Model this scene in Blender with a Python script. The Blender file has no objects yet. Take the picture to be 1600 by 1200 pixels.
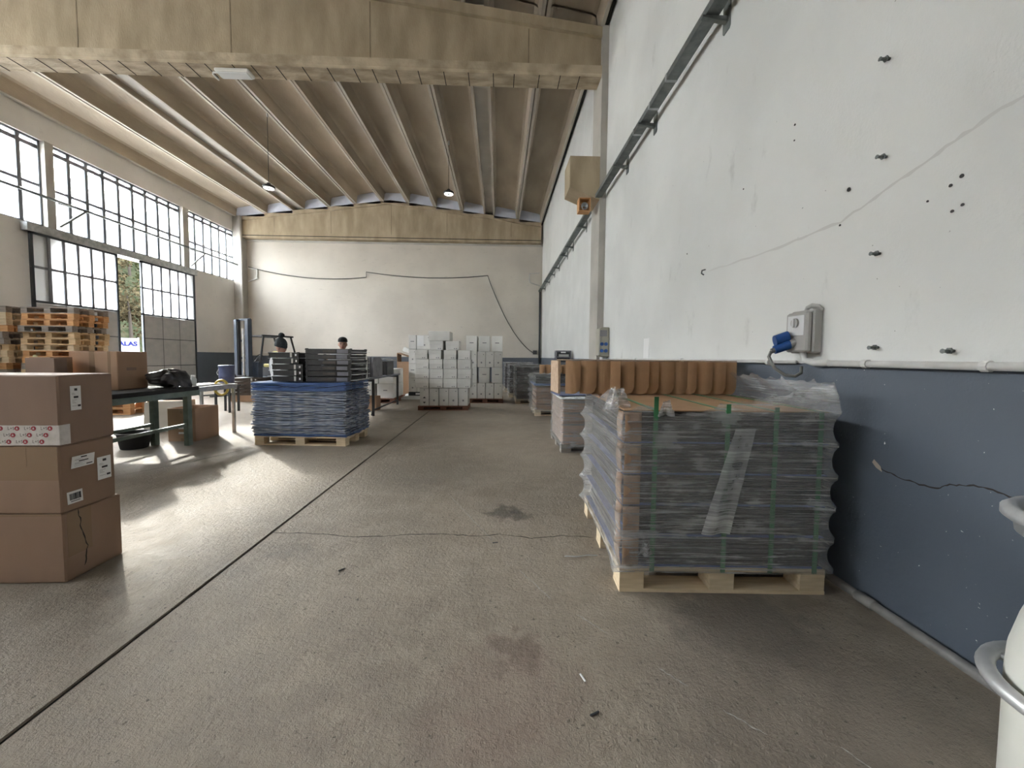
import bpy, math, random
from mathutils import Vector, Matrix, noise
random.seed(7)
SC = bpy.context.scene
COL = SC.collection

# ------------------------------------------------------------------ camera
cd = bpy.data.cameras.new('camera')
cd.sensor_width = 36.0
cd.lens = 600.0 / 1600.0 * 36.0
cd.shift_y = -12.0 / 1600.0
cd.clip_start = 0.05
cd.clip_end = 500
cam = bpy.data.objects.new('camera', cd)
COL.objects.link(cam)
psi, phi, rho = math.atan(20 / 600) + .0005, math.atan(30 / 600), math.radians(.5)
fw = Vector((math.sin(psi) * math.cos(phi), math.cos(psi) * math.cos(phi), -math.sin(phi)))
rt = Vector((math.cos(psi), -math.sin(psi), 0))
up = rt.cross(fw)
r2 = rt * math.cos(rho) + up * math.sin(rho)
u2 = up * math.cos(rho) - rt * math.sin(rho)
M4 = Matrix((r2, u2, -fw)).transposed().to_4x4()
M4.translation = Vector((0, 0, 1.4))
cam.matrix_world = M4
SC.camera = cam

# ------------------------------------------------------------------ sky, sun, exposure
SUN_EL = math.radians(25)
wd = bpy.data.worlds.new('world')
SC.world = wd
wd.use_nodes = True
wn = wd.node_tree
wn.nodes.clear()
wo = wn.nodes.new('ShaderNodeOutputWorld')
wb = wn.nodes.new('ShaderNodeBackground')
sk = wn.nodes.new('ShaderNodeTexSky')
sk.sky_type = 'NISHITA'
sk.sun_disc = False
sk.sun_elevation = SUN_EL
sk.sun_rotation = math.radians(-45)
sk.air_density = 1.0
sk.dust_density = 1.2
hs = wn.nodes.new('ShaderNodeHueSaturation')
hs.inputs['Saturation'].default_value = .28
wb.inputs['Strength'].default_value = .8
wn.links.new(sk.outputs[0], hs.inputs['Color'])
wn.links.new(hs.outputs[0], wb.inputs[0])
wn.links.new(wb.outputs[0], wo.inputs[0])
sl = bpy.data.lights.new('sun', 'SUN')
sl.energy = 1.35
sl.angle = math.radians(1.6)
sl.color = (1.0, .93, .82)
so = bpy.data.objects.new('sun', sl)
COL.objects.link(so)
sd = Vector((math.cos(SUN_EL) * math.sqrt(.5), -math.cos(SUN_EL) * math.sqrt(.5), -math.sin(SUN_EL)))
so.rotation_euler = sd.to_track_quat('-Z', 'Y').to_euler()
so.location = (-30, 35, 25)
SC.view_settings.view_transform = 'Standard'
SC.view_settings.look = 'None'
SC.view_settings.gamma = 1.0
SC.view_settings.use_curve_mapping = False
SC.view_settings.exposure = 3.8
SC.cycles.use_denoising = True
SC.cycles.max_bounces = 10
SC.cycles.diffuse_bounces = 6
SC.cycles.glossy_bounces = 3
SC.cycles.transparent_max_bounces = 12
SC.cycles.adaptive_threshold = .02
SC.cycles.caustics_reflective = False
SC.cycles.caustics_refractive = False

# room dimensions (metres)
XR, XL, YB, YN = 2.15, -12.8, 19.6, -3.4
PEAK_X, PEAK_Z, SLOPE = -5.3, 8.98, .1276
def roof_z(x): return PEAK_Z - SLOPE * abs(x - PEAK_X)

# portals: sky light enters through the window bands and the door opening
def portal(y0, y1, z0, z1):
    l = bpy.data.lights.new('daylight_portal', 'AREA')
    l.shape = 'RECTANGLE'
    l.size = z1 - z0
    l.size_y = y1 - y0
    l.cycles.is_portal = True
    o = bpy.data.objects.new('daylight_portal', l)
    o.location = (XL - .22, (y0 + y1) / 2, (z0 + z1) / 2)
    o.rotation_euler = (0, -math.pi / 2, 0)
    COL.objects.link(o)
portal(-2.4, 7.7, 4.95, 7.3)
portal(8.5, 19.3, 4.95, 7.3)
portal(11.7, 16.2, 0, 4.7)

# ------------------------------------------------------------------ materials
MATS = {}
def nodes_of(name):
    m = bpy.data.materials.new(name)
    m.use_nodes = True
    nt = m.node_tree
    return m, nt, nt.nodes['Principled BSDF']
def hexc(c):
    return (c[0], c[1], c[2], 1)
def pm(name, c1, c2=None, scale=6, rough=.6, bump=0, bscale=40, metallic=0, stretch=(1, 1, 1), rand=0, contrast=(.35, .65), spec=None, detail=5, c3=None):
    """two-tone noise material in object coordinates"""
    m, nt, b = nodes_of(name)
    N, L = nt.nodes, nt.links
    tc = N.new('ShaderNodeTexCoord')
    mp = N.new('ShaderNodeMapping')
    mp.inputs['Scale'].default_value = stretch
    L.new(tc.outputs['Object'], mp.inputs[0])
    last = None
    if c2 is not None:
        nz = N.new('ShaderNodeTexNoise')
        nz.inputs['Scale'].default_value = scale
        nz.inputs['Detail'].default_value = detail
        L.new(mp.outputs[0], nz.inputs['Vector'])
        rp = N.new('ShaderNodeValToRGB')
        rp.color_ramp.elements[0].position = contrast[0]
        rp.color_ramp.elements[1].position = contrast[1]
        rp.color_ramp.elements[0].color = hexc(c1)
        rp.color_ramp.elements[1].color = hexc(c2)
        if c3:
            e = rp.color_ramp.elements.new((contrast[0] + contrast[1]) / 2)
            e.color = hexc(c3)
        L.new(nz.outputs['Fac'], rp.inputs[0])
        last = rp.outputs[0]
    if rand:
        oi = N.new('ShaderNodeObjectInfo')
        mr = N.new('ShaderNodeMapRange')
        mr.inputs['To Min'].default_value = 1 - rand
        mr.inputs['To Max'].default_value = 1 + rand
        L.new(oi.outputs['Random'], mr.inputs['Value'])
        h = N.new('ShaderNodeHueSaturation')
        if last: L.new(last, h.inputs['Color'])
        else: h.inputs['Color'].default_value = hexc(c1)
        L.new(mr.outputs[0], h.inputs['Value'])
        last = h.outputs[0]
    if last: L.new(last, b.inputs['Base Color'])
    else: b.inputs['Base Color'].default_value = hexc(c1)
    b.inputs['Roughness'].default_value = rough
    b.inputs['Metallic'].default_value = metallic
    if spec is not None: b.inputs['Specular IOR Level'].default_value = spec
    if bump:
        n2 = N.new('ShaderNodeTexNoise')
        n2.inputs['Scale'].default_value = bscale
        n2.inputs['Detail'].default_value = 4
        L.new(mp.outputs[0], n2.inputs['Vector'])
        bp = N.new('ShaderNodeBump')
        bp.inputs['Strength'].default_value = bump
        bp.inputs['Distance'].default_value = .02
        L.new(n2.outputs['Fac'], bp.inputs['Height'])
        L.new(bp.outputs[0], b.inputs['Normal'])
    MATS[name] = m
    return m

def mathn(nt, op, a, b=None, clamp=False):
    n = nt.nodes.new('ShaderNodeMath')
    n.operation = op
    n.use_clamp = clamp
    for i, v in enumerate((a, b)):
        if v is None: continue
        if isinstance(v, (int, float)): n.inputs[i].default_value = v
        else: nt.links.new(v, n.inputs[i])
    return n.outputs[0]
def mixc(nt, fac, a, b):
    n = nt.nodes.new('ShaderNodeMix')
    n.data_type = 'RGBA'
    for s, v in ((n.inputs[0], fac), (n.inputs[6], a), (n.inputs[7], b)):
        if isinstance(v, (int, float)): s.default_value = v
        elif isinstance(v, tuple): s.default_value = hexc(v)
        else: nt.links.new(v, s)
    return n.outputs[2]
def noisen(nt, vec, scale, detail=4, stretch=None, rough=.5):
    if stretch:
        mp = nt.nodes.new('ShaderNodeMapping')
        mp.inputs['Scale'].default_value = stretch
        nt.links.new(vec, mp.inputs[0])
        vec = mp.outputs[0]
    n = nt.nodes.new('ShaderNodeTexNoise')
    n.inputs['Scale'].default_value = scale
    n.inputs['Detail'].default_value = detail
    n.inputs['Roughness'].default_value = rough
    nt.links.new(vec, n.inputs['Vector'])
    return n.outputs['Fac']
def ramp(nt, v, a, b):
    n = nt.nodes.new('ShaderNodeMapRange')
    n.interpolation_type = 'SMOOTHSTEP'
    n.inputs['From Min'].default_value = a
    n.inputs['From Max'].default_value = b
    nt.links.new(v, n.inputs['Value'])
    return n.outputs[0]
def blob(nt, vec, c, r, warp, amp):
    """soft-edged irregular patch around point c"""
    d = nt.nodes.new('ShaderNodeVectorMath')
    d.operation = 'DISTANCE'
    nt.links.new(vec, d.inputs[0])
    d.inputs[1].default_value = c
    w = mathn(nt, 'MULTIPLY', mathn(nt, 'SUBTRACT', warp, .5), amp)
    v = mathn(nt, 'ADD', d.outputs['Value'], w)
    n = nt.nodes.new('ShaderNodeMapRange')
    n.interpolation_type = 'SMOOTHSTEP'
    n.inputs['From Min'].default_value = r
    n.inputs['From Max'].default_value = r * .35
    nt.links.new(v, n.inputs['Value'])
    return n.outputs[0]

def floor_material():
    m, nt, b = nodes_of('floor_concrete')
    N, L = nt.nodes, nt.links
    tc = N.new('ShaderNodeTexCoord')
    P = tc.outputs['Object']
    big = noisen(nt, P, .55, 5)
    mid = noisen(nt, P, 5.0, 6, rough=.62)
    fine = noisen(nt, P, 60, 5, rough=.65)
    grit = noisen(nt, P, 190, 3)
    col = mixc(nt, ramp(nt, big, .3, .7), (.203, .168, .13), (.3, .255, .202))
    col = mixc(nt, mathn(nt, 'MULTIPLY', ramp(nt, mid, .35, .7), .55), col, (.378, .325, .262))
    col = mixc(nt, mathn(nt, 'MULTIPLY', ramp(nt, fine, .58, .75), .5), col, (.13, .115, .1))
    col = mixc(nt, mathn(nt, 'MULTIPLY', ramp(nt, grit, .6, .78), .35), col, (.5, .475, .43))
    pits = mathn(nt, 'MULTIPLY', ramp(nt, noisen(nt, P, 38, 2), .66, .7), ramp(nt, noisen(nt, P, 3, 3), .4, .6))
    col = mixc(nt, mathn(nt, 'MULTIPLY', pits, .75), col, (.05, .043, .036))
    # oil and rust stains, each with its own outline; broad right-wall patch is dirt plus painted shade
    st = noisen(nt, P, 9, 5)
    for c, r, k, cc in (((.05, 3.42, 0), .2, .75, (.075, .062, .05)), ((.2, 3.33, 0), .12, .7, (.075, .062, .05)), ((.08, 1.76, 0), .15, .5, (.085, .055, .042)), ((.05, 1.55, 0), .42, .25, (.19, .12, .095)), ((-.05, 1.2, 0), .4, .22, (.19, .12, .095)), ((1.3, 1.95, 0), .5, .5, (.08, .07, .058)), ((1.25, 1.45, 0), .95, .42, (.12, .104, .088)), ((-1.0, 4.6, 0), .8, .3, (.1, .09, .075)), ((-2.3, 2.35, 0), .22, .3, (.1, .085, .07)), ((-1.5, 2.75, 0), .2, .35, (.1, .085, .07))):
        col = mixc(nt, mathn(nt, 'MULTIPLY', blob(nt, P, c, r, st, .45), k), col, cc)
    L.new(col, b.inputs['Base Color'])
    rg = mathn(nt, 'ADD', mathn(nt, 'MULTIPLY', ramp(nt, mid, .3, .7), .16), .54)
    L.new(rg, b.inputs['Roughness'])
    b.inputs['Specular IOR Level'].default_value = .4
    h = mathn(nt, 'ADD', mathn(nt, 'MULTIPLY', fine, .55), mathn(nt, 'ADD', mathn(nt, 'MULTIPLY', grit, .22), mathn(nt, 'MULTIPLY', noisen(nt, P, 24, 3), .55)))
    bp = N.new('ShaderNodeBump')
    bp.inputs['Strength'].default_value = .95
    bp.inputs['Distance'].default_value = .02
    L.new(h, bp.inputs['Height'])
    L.new(bp.outputs[0], b.inputs['Normal'])
    MATS['floor'] = m
floor_material()

def wall_material(name, top, band_z, band, dirt=.5, streak=(1, 1, 1), line=None):
    m, nt, b = nodes_of(name)
    N, L = nt.nodes, nt.links
    tc = N.new('ShaderNodeTexCoord')
    P = tc.outputs['Object']
    sx = N.new('ShaderNodeSeparateXYZ')
    L.new(P, sx.inputs[0])
    big = noisen(nt, P, .7, 5)
    scuff = noisen(nt, P, 3.2, 6, stretch=streak, rough=.65)
    dots = noisen(nt, P, 26, 3)
    col = mixc(nt, ramp(nt, big, .3, .7), top, tuple(x * .86 for x in top))
    col = mixc(nt, mathn(nt, 'MULTIPLY', ramp(nt, scuff, .6, .78), dirt), col, tuple(x * .55 for x in top))
    col = mixc(nt, mathn(nt, 'MULTIPLY', ramp(nt, dots, .74, .78), .75), col, tuple(x * .2 for x in top))
    bcol = mixc(nt, ramp(nt, big, .3, .7), band, tuple(x * 1.25 for x in band))
    bcol = mixc(nt, mathn(nt, 'MULTIPLY', ramp(nt, noisen(nt, P, 2.6, 6, stretch=(1, 1, 4)), .68, .74), .0 if not line else .12), bcol, (.5, .5, .5))
    chips = mathn(nt, 'MULTIPLY', ramp(nt, noisen(nt, P, 55, 2), .72, .75), ramp(nt, noisen(nt, P, 4, 3, stretch=(1, 1, 9)), .54, .6))
    bcol = mixc(nt, chips, bcol, (.62, .62, .6))
    z = mathn(nt, 'ADD', sx.outputs['Z'], mathn(nt, 'MULTIPLY', mathn(nt, 'SUBTRACT', dots, .5), .012))
    col = mixc(nt, mathn(nt, 'GREATER_THAN', z, band_z), bcol, col)
    L.new(col, b.inputs['Base Color'])
    b.inputs['Roughness'].default_value = .62
    bp = N.new('ShaderNodeBump')
    bp.inputs['Strength'].default_value = .25
    bp.inputs['Distance'].default_value = .02
    L.new(mathn(nt, 'ADD', scuff, mathn(nt, 'MULTIPLY', noisen(nt, P, 70, 3), .25)), bp.inputs['Height'])
    L.new(bp.outputs[0], b.inputs['Normal'])
    MATS[name] = m
wall_material('wall_right_paint', (.72, .73, .715), 1.375, (.088, .107, .135), .5, (1, 1.2, .55), True)
wall_material('wall_back_paint', (.545, .505, .445), 1.37, (.085, .095, .11), .55, (1, 1, 3.5))
wall_material('wall_left_paint', (.74, .72, .69), 1.5, (.085, .105, .135), .6)

pm('concrete', (.31, .25, .165), (.435, .355, .245), 1.8, .85, .35, 26, stretch=(1.6, 1.6, .5))
pm('concrete_dark', (.2, .162, .108), (.27, .22, .15), 3, .9)
pm('concrete_roof', (.34, .287, .22), (.445, .378, .295), 1.4, .85, .25, 22, stretch=(1, .35, 1), rand=.1)
pm('concrete_rib', (.38, .34, .29), (.5, .455, .39), 2.2, .85, .25, 30, stretch=(1, .3, 1))
pm('concrete_board', (.31, .25, .17), (.52, .435, .315), 2.6, .85, .5, 14, stretch=(1, 3, 1))
pm('concrete_light', (.36, .34, .31), (.46, .44, .4), 1.2, .85, .2, 22)
pm('infill_blue', (.52, .56, .66), (.6, .63, .71), 3, .8)
pm('dark_gap', (.015, .014, .013), rough=1)
pm('crack', (.035, .03, .026), rough=1)
pm('chalk', (.5, .48, .45), (.3, .28, .26), 60, .9)
pm('scuff', (.6, .6, .585), rough=.7)
pm('plaster_patch', (.45, .37, .3), rough=.9)
pm('mullion', (.16, .17, .19), rough=.5)
pm('door_dark', (.03, .037, .045), rough=.5)
pm('door_panel', (.36, .37, .38), (.43, .43, .43), 3, .5, rand=.07)
pm('galv', (.33, .35, .36), (.5, .52, .53), 9, .42, metallic=.75)
pm('galv_dark', (.12, .135, .135), (.19, .205, .2), 9, .5, metallic=.5)
pm('steel', (.55, .56, .57), (.7, .71, .72), 12, .42, metallic=.65)
pm('steel_dark', (.03, .032, .036), rough=.5)
pm('pvc_grey', (.6, .6, .58), (.68, .68, .66), 10, .45)
pm('pvc_dark', (.16, .155, .15), (.24, .23, .22), 14, .5)
pm('box_grey', (.37, .365, .35), rough=.45)
pm('box_face', (.62, .63, .64), rough=.3)
pm('panel_beige', (.36, .34, .28), rough=.5)
pm('plug_blue', (.015, .075, .27), rough=.4)
pm('cable_grey', (.2, .2, .19), rough=.5)
pm('black', (.012, .012, .013), rough=.5)
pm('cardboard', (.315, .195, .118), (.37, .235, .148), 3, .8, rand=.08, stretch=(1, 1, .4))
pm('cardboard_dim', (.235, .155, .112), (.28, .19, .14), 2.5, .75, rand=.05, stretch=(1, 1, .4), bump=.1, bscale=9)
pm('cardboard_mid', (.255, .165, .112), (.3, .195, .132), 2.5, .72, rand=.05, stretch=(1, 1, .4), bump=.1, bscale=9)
pm('cardboard_edge', (.5, .37, .26), (.4, .28, .19), 30, .85)
pm('divider_board', (.33, .19, .095), (.4, .235, .125), 4, .8, rand=.12)
pm('packing_tape', (.29, .2, .13), rough=.22)
pm('paper', (.78, .78, .78), rough=.7)
pm('ink', (.03, .03, .035), rough=.7)
pm('ink_grey', (.22, .22, .23), rough=.7)
pm('tape_white', (.68, .65, .63), (.58, .55, .53), 30, .35)
pm('logo_red', (.36, .03, .05), rough=.5)
pm('white_carton', (.62, .61, .58), (.7, .69, .66), 3, .7, rand=.06)
pm('wood', (.5, .35, .19), (.64, .47, .28), 7, .75, stretch=(.6, 6, 6), rand=.14, bump=.1)
pm('wood_pale', (.55, .44, .29), (.68, .56, .39), 7, .75, stretch=(.6, 6, 6), rand=.1, bump=.1)
pm('wood_red', (.17, .075, .045), (.24, .11, .07), 7, .8, stretch=(.6, 6, 6), rand=.1)
pm('wood_grey', (.19, .17, .15), (.3, .27, .24), 7, .85, stretch=(.6, 6, 6), rand=.15)
pm('wood_orange', (.5, .25, .1), (.62, .36, .17), 7, .75, stretch=(.6, 6, 6), rand=.12)
pm('plastic_black', (.012, .012, .013), (.03, .029, .028), 5, .38, rand=.2)
pm('tray_brown', (.035, .027, .022), (.06, .048, .04), 5, .4, rand=.2)
pm('tray_grey', (.13, .13, .15), (.19, .19, .21), 6, .5)
pm('blue_sheet', (.035, .085, .24), (.075, .14, .33), 8, .3, rand=.25, stretch=(1, 1, 6))
pm('blue_sheet_grey', (.15, .185, .27), (.34, .37, .42), 7, .25, rand=.25, stretch=(1, 1, 8), contrast=(.42, .62))
pm('blue_separator', (.05, .09, .28), (.09, .14, .36), 10, .3)
pm('green_strap', (.03, .16, .06), rough=.4)
pm('green_steel', (.1, .14, .115), (.16, .205, .17), 8, .4, rand=.05)
pm('strap_pale', (.62, .62, .36), rough=.6)
pm('tape_yellow', (.7, .55, .12), rough=.45)
pm('drum_white', (.66, .66, .6), (.72, .72, .67), 4, .35)
pm('forklift_blue', (.03, .045, .075), (.045, .065, .1), 4, .45)
pm('seat_yellow', (.45, .38, .12), rough=.6)
pm('skin', (.42, .235, .17), rough=.55)
pm('jacket_white', (.6, .61, .63), (.7, .71, .73), 5, .75, bump=.4, bscale=9)
pm('jacket_dark', (.05, .052, .06), rough=.8)
pm('trousers', (.035, .042, .065), rough=.85)
pm('wool_grey', (.028, .034, .037), (.05, .058, .06), 60, .95, bump=.6, bscale=90)
pm('wool_black', (.012, .011, .011), (.022, .02, .02), 60, .95, bump=.6, bscale=90)
pm('rubber', (.015, .015, .016), rough=.8)
pm('bag_black', (.014, .014, .016), (.05, .047, .05), 7, .35, bump=.8, bscale=8)
pm('lamp_white', (.75, .74, .7), rough=.4)
def lamp_material():
    m, nt, b = nodes_of('lamp_ring')
    b.inputs['Base Color'].default_value = (.8, .8, .78, 1)
    b.inputs['Emission Color'].default_value = (1, .97, .9, 1)
    b.inputs['Emission Strength'].default_value = .35
    MATS['lamp_ring'] = m
lamp_material()
pm('sign_green', (.02, .17, .12), rough=.5)
pm('board_grey', (.5, .5, .46), (.56, .56, .52), 4, .7)
pm('sack_paper', (.42, .3, .24), (.5, .37, .3), 4, .5, rand=.08)
pm('blue_lid', (.05, .07, .16), (.09, .11, .22), 6, .4)
pm('asphalt', (.3, .29, .28), (.36, .35, .34), 4, .9)
pm('hill_green', (.009, .011, .006), (.024, .022, .014), 1.6, 1, c3=(.014, .016, .009), spec=0)
pm('leaf_olive', (.011, .014, .006), (.028, .03, .014), .8, 1, rand=.35, spec=0)
pm('leaf_autumn', (.025, .02, .011), (.045, .037, .021), .8, 1, rand=.3, spec=0)
pm('bark', (.02, .017, .014), rough=1, spec=0)
pm('sign_blue', (.006, .008, .04), rough=1, spec=0)
pm('banner', (.105, .1, .108), rough=1, spec=0)
pm('polystyrene', (.68, .7, .7), rough=.8)

def pane_material(name, frost):
    m = bpy.data.materials.new(name)
    m.use_nodes = True
    nt = m.node_tree
    N, L = nt.nodes, nt.links
    N.clear()
    out = N.new('ShaderNodeOutputMaterial')
    tr = N.new('ShaderNodeBsdfTransparent')
    tr.inputs[0].default_value = (.9, .92, .92, 1)
    tl = N.new('ShaderNodeBsdfTranslucent')
    tl.inputs[0].default_value = (.92, .93, .93, 1)
    gl = N.new('ShaderNodeBsdfGlossy')
    gl.inputs['Roughness'].default_value = .08
    m1 = N.new('ShaderNodeMixShader')
    m1.inputs[0].default_value = frost
    L.new(tr.outputs[0], m1.inputs[1])
    L.new(tl.outputs[0], m1.inputs[2])
    m2 = N.new('ShaderNodeMixShader')
    m2.inputs[0].default_value = .05
    L.new(m1.outputs[0], m2.inputs[1])
    L.new(gl.outputs[0], m2.inputs[2])
    L.new(m2.outputs[0], out.inputs[0])
    MATS[name] = m
pane_material('glass_hazy', .3)
pane_material('glass_frosted', .8)

def film_material(name, base, streak, gloss, tint=(.82, .83, .84)):
    """stretch film: clear plastic with milky streaks and creases"""
    m = bpy.data.materials.new(name)
    m.use_nodes = True
    nt = m.node_tree
    N, L = nt.nodes, nt.links
    N.clear()
    out = N.new('ShaderNodeOutputMaterial')
    tc = N.new('ShaderNodeTexCoord')
    P = tc.outputs['Object']
    s1 = ramp(nt, noisen(nt, P, 3.0, 6, stretch=(.7, .7, 26), rough=.7), .42, .75)
    s2 = ramp(nt, noisen(nt, P, 5.0, 5, stretch=(1.2, 1.2, 1.6)), .45, .75)
    tr = N.new('ShaderNodeBsdfTransparent')
    tr.inputs[0].default_value = (.93, .93, .94, 1)
    df = N.new('ShaderNodeBsdfDiffuse')
    df.inputs[0].default_value = hexc(tint)
    tl = N.new('ShaderNodeBsdfTranslucent')
    tl.inputs[0].default_value = hexc(tint)
    gl = N.new('ShaderNodeBsdfGlossy')
    gl.inputs['Roughness'].default_value = .18
    bp = N.new('ShaderNodeBump')
    bp.inputs['Strength'].default_value = .7
    bp.inputs['Distance'].default_value = .02
    L.new(mathn(nt, 'ADD', s1, mathn(nt, 'MULTIPLY', noisen(nt, P, 14, 4, stretch=(1, 1, 2.4)), 1.2)), bp.inputs['Height'])
    L.new(bp.outputs[0], gl.inputs['Normal'])
    lw = N.new('ShaderNodeLayerWeight')
    lw.inputs['Blend'].default_value = .45
    milk = N.new('ShaderNodeMixShader')
    milk.inputs[0].default_value = .4
    L.new(df.outputs[0], milk.inputs[1])
    L.new(tl.outputs[0], milk.inputs[2])
    f = mathn(nt, 'ADD', base, mathn(nt, 'ADD', mathn(nt, 'MULTIPLY', s1, streak), mathn(nt, 'MULTIPLY', s2, streak * .5)), True)
    a = N.new('ShaderNodeMixShader')
    L.new(f, a.inputs[0])
    L.new(tr.outputs[0], a.inputs[1])
    L.new(milk.outputs[0], a.inputs[2])
    c = N.new('ShaderNodeMixShader')
    L.new(mathn(nt, 'ADD', mathn(nt, 'MULTIPLY', lw.outputs['Facing'], gloss), .04, True), c.inputs[0])
    L.new(a.outputs[0], c.inputs[1])
    L.new(gl.outputs[0], c.inputs[2])
    L.new(c.outputs[0], out.inputs[0])
    MATS[name] = m
film_material('film', .16, .34, .5)
film_material('film_thick', .3, .35, .45)
film_material('film_thin', .1, .35, .45)

# ------------------------------------------------------------------ mesh helpers
class MB:
    def __init__(s): s.v, s.f = [], []
    def add(s, vs, fs):
        n = len(s.v)
        s.v += [tuple(v) for v in vs]
        s.f += [tuple(i + n for i in f) for f in fs]
        return s
    def box(s, x0, x1, y0, y1, z0, z1):
        return s.add([(x0, y0, z0), (x1, y0, z0), (x1, y1, z0), (x0, y1, z0), (x0, y0, z1), (x1, y0, z1), (x1, y1, z1), (x0, y1, z1)],
                     [(0, 3, 2, 1), (4, 5, 6, 7), (0, 1, 5, 4), (1, 2, 6, 5), (2, 3, 7, 6), (3, 0, 4, 7)])
    def bbox(s, x0, x1, y0, y1, z0, z1, b):
        """box with bevelled (chamfered) vertical and horizontal edges"""
        vs = []
        for z, k in ((z0, b), (z0 + b, 0), (z1 - b, 0), (z1, b)):
            X0, X1, Y0, Y1 = x0 + k, x1 - k, y0 + k, y1 - k
            vs += [(X0 + b, Y0, z), (X1 - b, Y0, z), (X1, Y0 + b, z), (X1, Y1 - b, z), (X1 - b, Y1, z), (X0 + b, Y1, z), (X0, Y1 - b, z), (X0, Y0 + b, z)]
        fs = [tuple(range(7, -1, -1)), tuple(range(24, 32))]
        for r in range(3):
            for i in range(8):
                j = (i + 1) % 8
                fs.append((r * 8 + i, r * 8 + j, r * 8 + 8 + j, r * 8 + 8 + i))
        return s.add(vs, fs)
    def prism(s, pts, axis, a, b):
        """polygon pts (2d) extruded along axis between a and b"""
        n = len(pts)
        def P(p, t):
            return {'x': (t, p[0], p[1]), 'y': (p[0], t, p[1]), 'z': (p[0], p[1], t)}[axis]
        vs = [P(p, a) for p in pts] + [P(p, b) for p in pts]
        fs = [tuple(range(n - 1, -1, -1)), tuple(range(n, 2 * n))]
        fs += [(i, (i + 1) % n, n + (i + 1) % n, n + i) for i in range(n)]
        return s.add(vs, fs)
    def tube(s, path, r, n=8, cap=True, closed=False):
        path = [Vector(p) for p in path]
        rs = r if isinstance(r, (list, tuple)) else [r] * len(path)
        vs, fs = [], []
        ref = None
        m = len(path)
        for i, p in enumerate(path):
            if closed: d = path[(i + 1) % m] - path[i - 1]
            else: d = path[min(i + 1, m - 1)] - path[max(i - 1, 0)]
            d.normalize()
            if ref is None: ref = Vector((0, 0, 1)) if abs(d.z) < .9 else Vector((1, 0, 0))
            a = d.cross(ref).normalized()
            b = a.cross(d).normalized()
            ref = b
            for k in range(n):
                t = 2 * math.pi * k / n
                vs.append(p + (a * math.cos(t) + b * math.sin(t)) * rs[i])
        for i in range(m if closed else m - 1):
            j = (i + 1) % m
            for k in range(n):
                l = (k + 1) % n
                fs.append((i * n + k, i * n + l, j * n + l, j * n + k))
        if cap and not closed:
            fs.append(tuple(range(n - 1, -1, -1)))
            fs.append(tuple(range((m - 1) * n, m * n)))
        return s.add(vs, fs)
    def lathe(s, prof, n=24, c=(0, 0, 0), axis='z', cap=True):
        vs, fs = [], []
        for (r, z) in prof:
            for k in range(n):
                t = 2 * math.pi * k / n
                x, y = r * math.cos(t), r * math.sin(t)
                p = {'z': (x, y, z), 'x': (z, x, y), 'y': (x, z, y)}[axis]
                vs.append((p[0] + c[0], p[1] + c[1], p[2] + c[2]))
        for i in range(len(prof) - 1):
            for k in range(n):
                l = (k + 1) % n
                fs.append((i * n + k, i * n + l, (i + 1) * n + l, (i + 1) * n + k))
        if cap:
            fs.append(tuple(range(n - 1, -1, -1)))
            fs.append(tuple(range((len(prof) - 1) * n, len(prof) * n)))
        return s.add(vs, fs)
    def grid(s, fn, nu, nv, wrap=False):
        vs = [fn(i / nu, j / nv) for j in range(nv + 1) for i in range(nu + (0 if wrap else 1))]
        w = nu if wrap else nu + 1
        fs = []
        for j in range(nv):
            for i in range(nu):
                k = (i + 1) % w if wrap else i + 1
                fs.append((j * w + i, j * w + k, (j + 1) * w + k, (j + 1) * w + i))
        return s.add(vs, fs)
    def mesh(s, name, mat, smooth=False):
        me = bpy.data.meshes.new(name)
        me.from_pydata(s.v, [], s.f)
        me.materials.append(MATS[mat] if isinstance(mat, str) else mat)
        if smooth:
            for p in me.polygons: p.use_smooth = True
        me.update()
        return me
    def build(s, name, mat, parent=None, smooth=False, loc=None, rz=None):
        return link(name, s.mesh(name, mat, smooth), parent, loc, rz)
def link(name, me, parent=None, loc=None, rz=None, rot=None):
    o = bpy.data.objects.new(name, me)
    COL.objects.link(o)
    if parent: o.parent = parent
    if loc: o.location = loc
    if rz is not None: o.rotation_euler.z = rz
    if rot: o.rotation_euler = rot
    return o
def tag(o, label=None, cat=None, group=None, kind=None):
    if label: o['label'] = label
    if cat: o['category'] = cat
    if group: o['group'] = group
    if kind: o['kind'] = kind
    return o
def thing(name, label, cat, loc=(0, 0, 0), rz=0, group=None):
    o = bpy.data.objects.new(name, None)
    o.empty_display_size = .1
    COL.objects.link(o)
    o.location = loc
    o.rotation_euler.z = rz
    return tag(o, label, cat, group)
def struct(name, label=None):
    o = bpy.data.objects.new(name, None)
    COL.objects.link(o)
    tag(o, label, None, None, 'structure')
    return o
def copy_tree(o, parent=None):
    c = o.copy()
    COL.objects.link(c)
    c.parent = parent
    for ch in list(o.children):
        copy_tree(ch, c)
    return c
def B(*a): return MB().box(*a)
def text_mesh(s, size, mat, thick=0, bold=0):
    cu = bpy.data.curves.new('lettering', 'FONT')
    cu.body = s
    cu.size = size
    cu.extrude = thick
    cu.offset = bold
    cu.align_x = 'CENTER'
    cu.align_y = 'CENTER'
    o = bpy.data.objects.new('lettering', cu)
    me = bpy.data.meshes.new_from_object(o)
    me.materials.clear()
    me.materials.append(MATS[mat])
    bpy.data.objects.remove(o)
    bpy.data.curves.remove(cu)
    return me
ORD = ['first', 'second', 'third', 'fourth', 'fifth', 'sixth', 'seventh', 'eighth', 'ninth', 'tenth', 'eleventh', 'twelfth', 'thirteenth', 'fourteenth', 'fifteenth', 'sixteenth', 'seventeenth', 'eighteenth', 'nineteenth', 'twentieth']

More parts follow.
